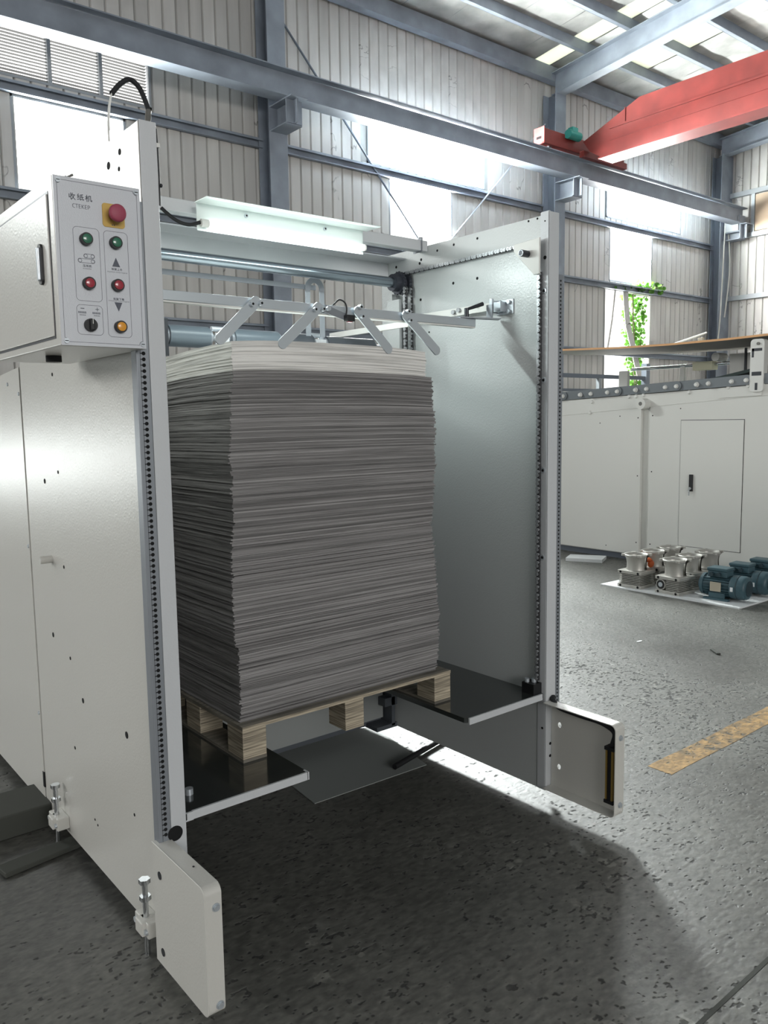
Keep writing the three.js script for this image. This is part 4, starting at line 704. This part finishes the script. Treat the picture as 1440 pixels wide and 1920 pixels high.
// ================================================================ GEARBOXES AND MOTORS ON A BOARD
single('ground_board', bx(6.07, 7.25, 0.0, 0.012, -4.42, -3.12), M.foam, 'white board on the floor under the gearboxes and motors', 'board');
function gearbox(bearing) {
  const t = new THREE.Group(); const G = (n, g, m) => { const q = shadows(new THREE.Mesh(Array.isArray(g) ? merge(g) : g, m)); q.name = n; t.add(q); return q; };
  const S = 0.115, plate = (y) => { const o = [rb(-S, S, y, y + 0.028, -S, S, 0.004)]; return o; };
  G('lower_flange', plate(0), M.cast); G('upper_flange', plate(0.118), M.cast); G('core', rb(-0.09, 0.09, 0.028, 0.118, -0.09, 0.09, 0.01), M.castDark);
  for (let k = 0; k < 6; k++) G('fin', bx(-S + 0.006, S - 0.006, 0.034 + k * 0.0145, 0.0395 + k * 0.0145, bearing ? -0.012 : -S + 0.012, S - 0.012), M.cast);
  for (const z of [-0.085, 0.085]) for (const y of [0.014, 0.132]) G('bolt_hole', rod([-S - 0.001, y, z], [-S + 0.002, y, z], 0.011, 12), M.hole);
  if (bearing) { const be = G('bearing', [rod([-S + 0.004, 0.073, -0.062], [-0.08, 0.073, -0.062], 0.045, 28)], M.cast); const b2 = shadows(new THREE.Mesh(merge([rod([-S + 0.002, 0.073, -0.062], [-S + 0.006, 0.073, -0.062], 0.037, 26)]), M.black)); b2.name = 'seal'; be.add(b2); const b3 = shadows(new THREE.Mesh(merge([rod([-S, 0.073, -0.062], [-S + 0.006, 0.073, -0.062], 0.02, 20)]), M.zinc)); b3.name = 'bore'; be.add(b3); }
  const prof = [[0.09, 0.146], [0.084, 0.16], [0.082, 0.21], [0.09, 0.252], [0.11, 0.268], [0.11, 0.283], [0.092, 0.283], [0.078, 0.262], [0.072, 0.17], [0.072, 0.146]].map((q) => new THREE.Vector2(...q));
  G('bell_flange', [new THREE.LatheGeometry(prof, 36, 0.5, 5.6)], M.cast);
  for (let k = 0; k < 4; k++) { const a = k * Math.PI / 2 + 0.8; G('lug', [rod([Math.cos(a) * 0.11, 0.268, Math.sin(a) * 0.11], [Math.cos(a) * 0.11, 0.286, Math.sin(a) * 0.11], 0.021, 14)], M.cast); }
  return t;
}
{
  const kinds = [gearbox(false), gearbox(true)], spots = [[6.225, -4.15, 0.03, 'near gearbox at the left end of the white board, fins to the viewer'], [6.225, -3.77, -0.05, 'near gearbox in front with a round black bearing seal'], [6.51, -4.16, 0.1, 'gearbox in the second row, behind the left end one'], [6.52, -3.80, -0.1, 'gearbox in the second row, behind the one with a bearing seal'], [6.80, -4.17, 0.0, 'rearmost gearbox on the left, nearest the machine panel'], [6.82, -3.80, 0.2, 'rearmost gearbox on the right, below the machine door']];
  spots.forEach(([x, z, a, label]) => { const o = kinds[/seal$/.test(label) ? 1 : 0].clone(); o.name = numbered('gearbox'); o.position.set(x, 0.012, z); o.rotation.y = a; o.scale.setScalar(1.02); o.userData = { label: 'grey cast ' + label, category: 'gearbox', group: 'gearboxes on the white board' }; scene.add(o); });
}
single('orange_rag', [new THREE.SphereGeometry(0.05, 10, 6).scale(1, 0.5, 1.5).translate(6.36, 0.235, -4.16), new THREE.SphereGeometry(0.035, 8, 6).scale(1.2, 1, 0.6).translate(6.37, 0.20, -4.1)], M.orange, 'orange cap wedged between the gearboxes', 'cap');
function motor() {
  const t = new THREE.Group(); const G = (n, g, m, p = t) => { const q = shadows(new THREE.Mesh(Array.isArray(g) ? merge(g) : g, m)); q.name = n; p.add(q); return q; };
  const cy = 0.112, R = 0.078;
  G('body', [rod([0, cy, -0.165], [0, cy, 0.07], R, 32), rod([0, cy, -0.19], [0, cy, -0.165], 0.088, 32), rod([0, cy, -0.215], [0, cy, -0.19], 0.05, 24)], M.motor);
  for (let k = 0; k < 24; k++) { const a = k / 24 * Math.PI * 2; if (a > 0.9 && a < 2.25) continue; const g = new THREE.BoxGeometry(0.018, 0.0045, 0.215).translate(R + 0.005, 0, -0.05).rotateZ(a).translate(0, cy, 0); G('fin', g, M.motor); }
  const c = G('fan_cowl', [new THREE.LatheGeometry([[0.094, 0], [0.097, 0.02], [0.097, 0.095], [0.09, 0.118], [0.07, 0.126], [0, 0.128]].map((q) => new THREE.Vector2(...q)), 40).rotateX(Math.PI / 2).translate(0, cy, 0.06)], M.motor);
  G('grille', [rod([0, cy, 0.186], [0, cy, 0.1895], 0.062, 32)], M.motorDark, c); G('cowl_band', [new THREE.TorusGeometry(0.0975, 0.003, 6, 40).translate(0, cy, 0.115)], M.motorDark, c);
  const b = G('terminal_box', [rb(-0.062, 0.062, 0.185, 0.235, -0.13, 0.03, 0.006), rb(-0.068, 0.068, 0.235, 0.262, -0.136, 0.036, 0.008)], M.motor); for (const z of [-0.09, -0.03]) G('cable_gland', rod([-0.062, 0.21, z], [-0.085, 0.21, z], 0.017, 14), M.motorDark, b);
  G('foot', [rb(-0.095, -0.055, 0, 0.016, -0.15, 0.06, 0.003), bx(-0.078, -0.06, 0.01, 0.06, -0.11, 0.02)], M.motor); G('foot', [rb(0.055, 0.095, 0, 0.016, -0.15, 0.06, 0.003), bx(0.06, 0.078, 0.01, 0.06, -0.11, 0.02)], M.motor);
  const pl = G('name_plate', [bx(-0.101, -0.097, 0.075, 0.15, -0.09, 0.0)], M.tan); void pl; G('sticker', [bx(-0.0995, -0.0985, 0.09, 0.125, 0.075, 0.098)], M.foam);
  return t;
}
{
  const proto = motor();
  [[6.285, -3.345, 'nearest blue-green electric motor with a pale name plate'], [6.60, -3.325, 'middle blue-green electric motor, its fan cowl behind the nearest'], [6.92, -3.31, 'farthest blue-green electric motor at the edge of the picture']].forEach(([x, z, label]) => { const o = proto.clone(); o.name = numbered('electric_motor'); o.position.set(x, 0.012, z); o.rotation.y = 0.06; o.userData = { label, category: 'motor', group: 'electric motors on the white board' }; scene.add(o); });
}

// ================================================================ THINGS ON THE FLOOR
single('foam_sheet', [xzPlate(shapeOf([[6.86, -5.44], [7.03, -5.10], [7.27, -5.22], [7.08, -5.55]]), 0.0, 0.035)], M.foam, 'white foam slab on the floor against the machine base', 'foam slab');
single('floor_sheet', [xzPlate(shapeOf([[1.705, -2.576], [2.284, -2.559], [2.395, -3.07], [1.76, -3.2]]), 0.001, 0.004)], M.floorSheet, 'pale grey sheet lying on the floor under the pallet', 'sheet');
single('steel_bar', [rod([2.142, 0.018, -2.607], [2.53, 0.018, -2.705], 0.013, 8)], M.black, 'black steel bar lying on the floor under the right frame', 'bar');
single('timber_block', [rb(0.50, 0.86, 0.0, 0.09, -3.3, -3.08, 0.006)], M.timber, 'dark timber block on the floor beside the left frame', 'timber');
single('timber_block', [new RoundedBoxGeometry(0.34, 0.018, 0.075, 2, 0.004).rotateY(0.16).translate(0.78, 0.009, -2.87)], M.timber, 'thin dark board poking out from under the left frame', 'timber');
single('wood_chip', [new RoundedBoxGeometry(0.11, 0.012, 0.025, 2, 0.004).rotateY(0.9).translate(4.83, 0.006, -2.63)], M.timber, 'dark wood chip lying on the open floor', 'chip');
single('paper_scrap', [new THREE.CircleGeometry(0.03, 7).rotateX(-Math.PI / 2).scale(1, 1, 0.4).translate(4.7, 0.003, -3.1)], M.foam, 'white paper scrap on the open floor', 'paper');
{
  const s = new THREE.Shape(); const n = 40, A = [], B = []; for (let i = 0; i <= n; i++) { const f = i / n, x = 3.0 + f * 5.5, z = -1.868 - 0.012 * (x - 3); A.push([x, z - 0.058 + rr(-0.004, 0.004)]); B.push([x, z + 0.058 + rr(-0.004, 0.004)]); } [...A, ...B.reverse()].forEach(([x, z], i) => i ? s.lineTo(x, z) : s.moveTo(x, z)); s.closePath();
  part('floor_marking', [xzPlate(s, -0.001, 0.0012)], M.yellowLine, floor, 'worn yellow floor line');
  part('floor_joint', [xzPlate(shapeOf([[1.0, -0.955], [1.0, -0.967], [4.2, -1.03], [4.2, -1.018]]), -0.001, 0.001)], M.timber, floor, 'dark joint between floor slabs');
}
renderer.render(scene, camera);
